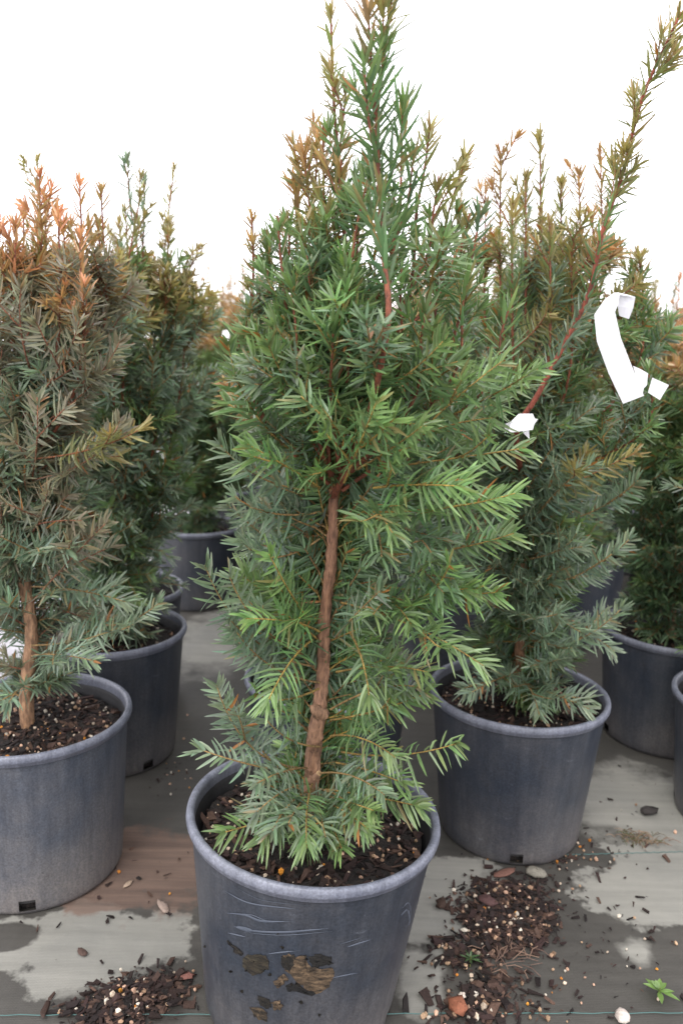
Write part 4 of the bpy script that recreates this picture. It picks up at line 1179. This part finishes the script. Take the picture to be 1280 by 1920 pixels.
# ------------------------------------------------------------------ white paper labels
def ribbon(name, strips, thick=.0004):
    """strips: lists of (left px, right px, Y); one paper strip bent at its folds"""
    b = Buf()
    for st in strips:
        Lp = np.array([at(a[0], a[1], Y) for a, c, Y in st])
        Rq = np.array([at(c[0], c[1], Y) for a, c, Y in st])
        t = np.linspace(0, len(st) - 1, (len(st) - 1) * 4 + 1); ix = np.arange(len(st))
        Lp = np.stack([np.interp(t, ix, Lp[:, c]) for c in range(3)], 1)
        Rq = np.stack([np.interp(t, ix, Rq[:, c]) for c in range(3)], 1)
        k = len(Lp)
        Mp = (Lp + Rq) / 2
        nn = nrm(np.cross(np.gradient(Lp, axis=0), Rq - Lp)) * thick
        Mp = Mp + nn * 1.0
        v = np.concatenate([Lp, Mp, Rq, Lp + nn, Mp + nn, Rq + nn])
        i = np.arange(k - 1)
        q = lambda a, c: np.stack([a * k + i, a * k + i + 1, c * k + i + 1, c * k + i], 1)
        f = np.concatenate([q(0, 1), q(1, 2), q(4, 3), q(5, 4), q(3, 0), q(2, 5)])
        b.add(v, None, f)
    return link(name, b.mesh(name, [M_PAPER], smooth=False))
lab = ribbon('paper_label', [
    [((1158, 549), (1190, 557), 1.47), ((1150, 549), (1160, 553), 1.46), ((1132, 562), (1158, 570), 1.45), ((1113, 590), (1152, 585), 1.45), ((1118, 640), (1163, 634), 1.45), ((1140, 700), (1185, 690), 1.45), ((1167, 757), (1206, 742), 1.45)],
    [((1156, 551), (1190, 557), 1.472), ((1157, 575), (1186, 578), 1.475), ((1160, 592), (1178, 598), 1.48)],
    [((1186, 686), (1203, 742), 1.452), ((1200, 692), (1206, 728), 1.455), ((1214, 700), (1212, 722), 1.46)],
    [((1222, 708), (1214, 736), 1.455), ((1253, 722), (1236, 750), 1.45)]])
tag(lab, 'long white paper strip bent at both ends, hanging among the right yew twigs', 'label', 'white paper labels')
lab2 = ribbon('paper_label', [
    [((972, 776), (998, 776), 1.495), ((958, 790), (1003, 788), 1.485), ((950, 812), (998, 806), 1.48)],
    [((958, 790), (955, 800), 1.506), ((944, 796), (946, 812), 1.50)],
    [((976, 798), (990, 798), 1.503), ((980, 812), (992, 824), 1.498)],
    [((994, 782), (1000, 790), 1.505), ((1008, 786), (1000, 797), 1.50)]])
tag(lab2, 'small crumpled white paper label tied at the foot of the red slanting branch', 'label', 'white paper labels')
lab3 = ribbon('paper_label', [[((418, 620), (432, 618), 3.2), ((416, 632), (430, 634), 3.19), ((420, 640), (428, 640), 3.19)]])
tag(lab3, 'tiny white label far back in the gap left of the front yew', 'label', 'white paper labels')

# ------------------------------------------------------------------ litter on the mat
def litter(name, spots, seed, nb, np_, sb=.016, sp=.008, prills=0, heap=.012):
    rng = np.random.default_rng(seed)
    b = Buf()
    def pts(k):
        out = []
        for _ in range(k):
            cx, cy, sx, sy, w = spots[rng.choice(len(spots), p=np.array([s[4] for s in spots]) / sum(s[4] for s in spots))]
            q = gp(cx + rng.normal(0, sx), cy + rng.normal(0, sy))
            dd = ((q - gp(cx, cy)) / .06)
            q[2] = .004 + heap * w * math.exp(-dd @ dd) * rng.uniform(.2, 1)
            out.append(q)
        return np.array(out)
    chips(b, pts(int(nb * 1.6)), sb * .4, rng, pick(rng, CHIP_COLS))
    chips(b, pts(nb), sb, rng, pick(rng, CHIP_COLS ))
    if np_: chips(b, pts(np_), sp, rng, pick(rng, PERL), elong=1)
    if prills: chips(b, pts(prills), .0042, rng, pick(rng, [(.5, .22, .03), (.45, .17, .03)]), elong=1)
    return link(name, b.mesh(name, [M_CHIP], smooth=False))
l1 = litter('spilled_potting_mix', [(945, 1690, 42, 22, 1.), (915, 1735, 28, 20, .8), (985, 1750, 30, 18, .5), (1000, 1700, 40, 30, .2)], 1, 620, 130, .0076, .0056, 5, heap=.014)
tag(l1, 'dark spill of bark and white perlite in front of the right pot', 'potting mix', kind='stuff')
l2 = litter('spilled_potting_mix', [(870, 1790, 40, 18, 1.), (900, 1860, 50, 26, .7), (870, 1900, 30, 18, .8), (960, 1880, 40, 25, .3)], 2, 190, 60, .009, .0066, 2, .005)
tag(l2, 'loose brown bark pieces along the bottom edge right of the front pot', 'potting mix', kind='stuff')
l3 = litter('spilled_potting_mix', [(240, 1875, 45, 20, 1.), (200, 1900, 40, 16, .8), (300, 1850, 30, 16, .6)], 3, 300, 60, .0078, .006, 2, heap=.011)
tag(l3, 'dark spill of bark and perlite at the bottom left of the mat', 'potting mix', kind='stuff')
l4 = litter('scattered_debris', [(1100, 1720, 110, 60, 1.), (1180, 1800, 80, 60, .8), (1040, 1850, 80, 40, .8), (170, 1770, 110, 50, .35), (300, 1650, 60, 50, .3), (1060, 1600, 60, 22, .8),
                                 (330, 1420, 30, 60, .3), (1200, 1520, 60, 50, .3), (830, 1690, 30, 40, .3)], 4, 80, 50, .0062, .0044, 6, 0)
tag(l4, 'thinly scattered bark bits, perlite and orange fertiliser beads on the mat', 'debris', kind='stuff')
l5 = litter('scattered_debris', [(1000, 1612, 60, 9, 1.), (1060, 1570, 30, 14, .7), (190, 1650, 50, 30, .3), (320, 1460, 30, 20, .4)], 5, 40, 40, .0055, .004, 16, 0)
tag(l5, 'small yellow and orange beads lying at the feet of the pots', 'debris', kind='stuff')

# larger single pieces
rngc = np.random.default_rng(9)
def piece(name, x, y, size, col, label, cat, elong=1.8, thick=.28):
    b = Buf()
    p = gp(x, y)
    M8 = 14
    # a lumpy, faceted pebble or chip with rounded corners
    th = np.linspace(0, np.pi, 6); ph = np.linspace(0, 2 * np.pi, 9)[:-1]
    v = []
    for t in th:
        for a in ph:
            v.append([math.sin(t) * math.cos(a) * elong * .5, math.sin(t) * math.sin(a) * .5, math.cos(t) * (.12 if elong > 1.9 else thick)])
    v = np.array(v); jit = 1 + rngc.normal(0, .12, (len(v), 1)); v = v * jit * size
    a = rngc.uniform(0, 3.1); v[:, :2] = v[:, :2] @ np.array([[math.cos(a), math.sin(a)], [-math.sin(a), math.cos(a)]])
    v[:, 2] -= v[:, 2].min() - .002
    f = []
    for i in range(5):
        for j in range(8):
            f.append([i * 8 + j, (i + 1) * 8 + j, (i + 1) * 8 + (j + 1) % 8, i * 8 + (j + 1) % 8])
    b.add(v, None, f, col)
    o = link(name, b.mesh(name, [M_CHIP]), None, (p[0], p[1], 0))
    tag(o, label, cat, 'loose pieces on the mat')
piece('bark_chip', 858, 1898, .034, (.24, .09, .05), 'large orange brown bark lump at the bottom edge beside the front pot', 'bark', 1.2)
piece('bark_chip', 912, 1698, .030, (.085, .045, .042), 'broad purplish brown bark chip on the dark spill', 'bark', 1.6)
piece('bark_chip', 826, 1700, .022, (.05, .03, .022), 'dark bark chip alone on the dry pale patch', 'bark', 1.7)
piece('bark_chip', 945, 1640, .024, (.16, .08, .06), 'thin reddish bark sliver below the notch of the right pot', 'bark', 2.6)
piece('stone', 1003, 1643, .030, (.20, .185, .15), 'flat pale grey stone below the right pot', 'stone', 1.7)
piece('stone', 1215, 1527, .030, (.035, .03, .028), 'dark oval lump on the pale mat near the right edge', 'stone', 1.6)
piece('perlite_lump', 1165, 1912, .024, (.60, .52, .46), 'pinkish white lump at the bottom edge below the weed seedling', 'lump', 1.3)
piece('perlite_lump', 890, 1868, .013, (.62, .56, .48), 'white perlite grain below the green sprout', 'lump', 1.0)
piece('perlite_lump', 866, 1872, .015, (.60, .52, .44), 'cream perlite grain left of the white one below the green sprout', 'lump', 1.0)
piece('wood_sliver', 240, 1660, .012, (.36, .27, .2), 'pale wood sliver on the brown mud by the left pot', 'sliver', 2.4)
piece('wood_sliver', 305, 1702, .017, (.30, .23, .19), 'long pale sliver at the edge of the dry patch', 'sliver', 3.0)
piece('bark_chip', 155, 1788, .014, (.08, .05, .04), 'small brown chip in the middle of the left dry patch', 'bark', 2.0)
piece('bark_chip', 335, 1835, .022, (.22, .10, .08), 'reddish chip on top of the left spill', 'bark', 2.6)

# weed seedling and sprouts
M_LEAF = M_NEEDLE
def seedling(x, y, nleaf, L, wid, col, label, name='weed_seedling', flat=.35):
    rng = np.random.default_rng(int(x))
    p = gp(x, y)
    root = root_at(name, p[0], p[1])
    tag(root, label, 'weed', 'weeds on the mat')
    b = Buf(); tube(b, [[0, 0, .0], [0, 0, .012], [0.001, 0, .022]], [.0016, .0014, .001], (.2, .24, .07), 6)
    link('stem', b.mesh('stem', [M_BARK]), root)
    for i in range(nleaf):
        a = i * 2.4 + rng.normal(0, .2); el = rng.uniform(.05, flat + .25) if i < nleaf * .6 else rng.uniform(.6, 1.1)
        ln = L * rng.uniform(.75, 1.1) * (1 if i < nleaf * .6 else .6)
        d = np.array([math.cos(a) * math.cos(el), math.sin(a) * math.cos(el), math.sin(el)])
        w = nrm(np.cross(d, [0, 0, 1])); t = np.linspace(0, 1, 7)
        ctr = np.array([0, 0, .014 + .006 * i / nleaf]) + d * (t * ln)[:, None] + np.array([0, 0, -1]) * (t ** 2 * ln * .25)[:, None]
        hw = (wid * np.array([.25, .6, .95, 1, .85, .5, .04]) / 2)[:, None] * w
        nn = np.cross(w, d) * (wid * .12)
        v = np.concatenate([ctr - hw, ctr - nn, ctr + hw]); k = np.arange(6)
        f = np.concatenate([np.stack([k, k + 1, 8 + k, 7 + k], 1), np.stack([7 + k, 8 + k, 15 + k, 14 + k], 1)])
        bb = Buf(); bb.add(v, None, f, np.array(col) * rng.uniform(.85, 1.2))
        link('leaf', bb.mesh('leaf', [M_LEAF]), root)
seedling(1233, 1872, 10, .036, .010, (.17, .28, .075), 'bright green weed seedling with narrow leaves at the bottom right')
seedling(880, 1812, 14, .026, .004, (.07, .13, .05), 'small feathery green sprout growing in the bark spill', 'sprout')
# withered tuft
def tuft(x, y, label):
    rng = np.random.default_rng(77)
    b = Buf(); c = gp(x, y)
    for i in range(90):
        a = rng.uniform(0, 6.28); p = np.array([rng.normal(0, .028), rng.normal(0, .016), .004])
        d = np.array([math.cos(a), math.sin(a) * .6, rng.uniform(0, .25)]); L = rng.uniform(.015, .04)
        t = np.linspace(0, 1, 4)[:, None]
        q = p + d * t * L + np.array([0, 0, .006]) * np.sin(t * 3.1)
        tube(b, q, .0008, np.array([(.2, .13, .09), (.12, .09, .05), (.26, .18, .12), (.10, .11, .05)][i % 4]), 4)
    o = link('dry_tuft', b.mesh('dry_tuft', [M_CHIP]), None, (c[0], c[1], 0))
    tag(o, label, 'dead plant')
tuft(1200, 1578, 'withered brown tuft lying on the pale mat at the right')
tw = Buf(); rngt = np.random.default_rng(6)
for i in range(34):
    c = gp(950 + rngt.normal(0, 34), 1795 + rngt.normal(0, 15)); a = rngt.normal(.6, .9); L = rngt.uniform(.015, .042)
    d = np.array([math.cos(a), math.sin(a), .05])
    cv = np.array([-d[1], d[0], 0]) * rngt.normal(0, .004)
    tube(tw, [c + [0, 0, .005], c + d * L * .5 + cv + [0, 0, .010], c + d * L + [0, 0, .006]], .0009, np.array([(.22, .14, .10), (.14, .09, .07)][i % 2]), 4)
tag(link('dry_needles', tw.mesh('dry_needles', [M_CHIP])), 'pinkish dry fallen needles on the dark bark spill', 'dead needles', kind='stuff')
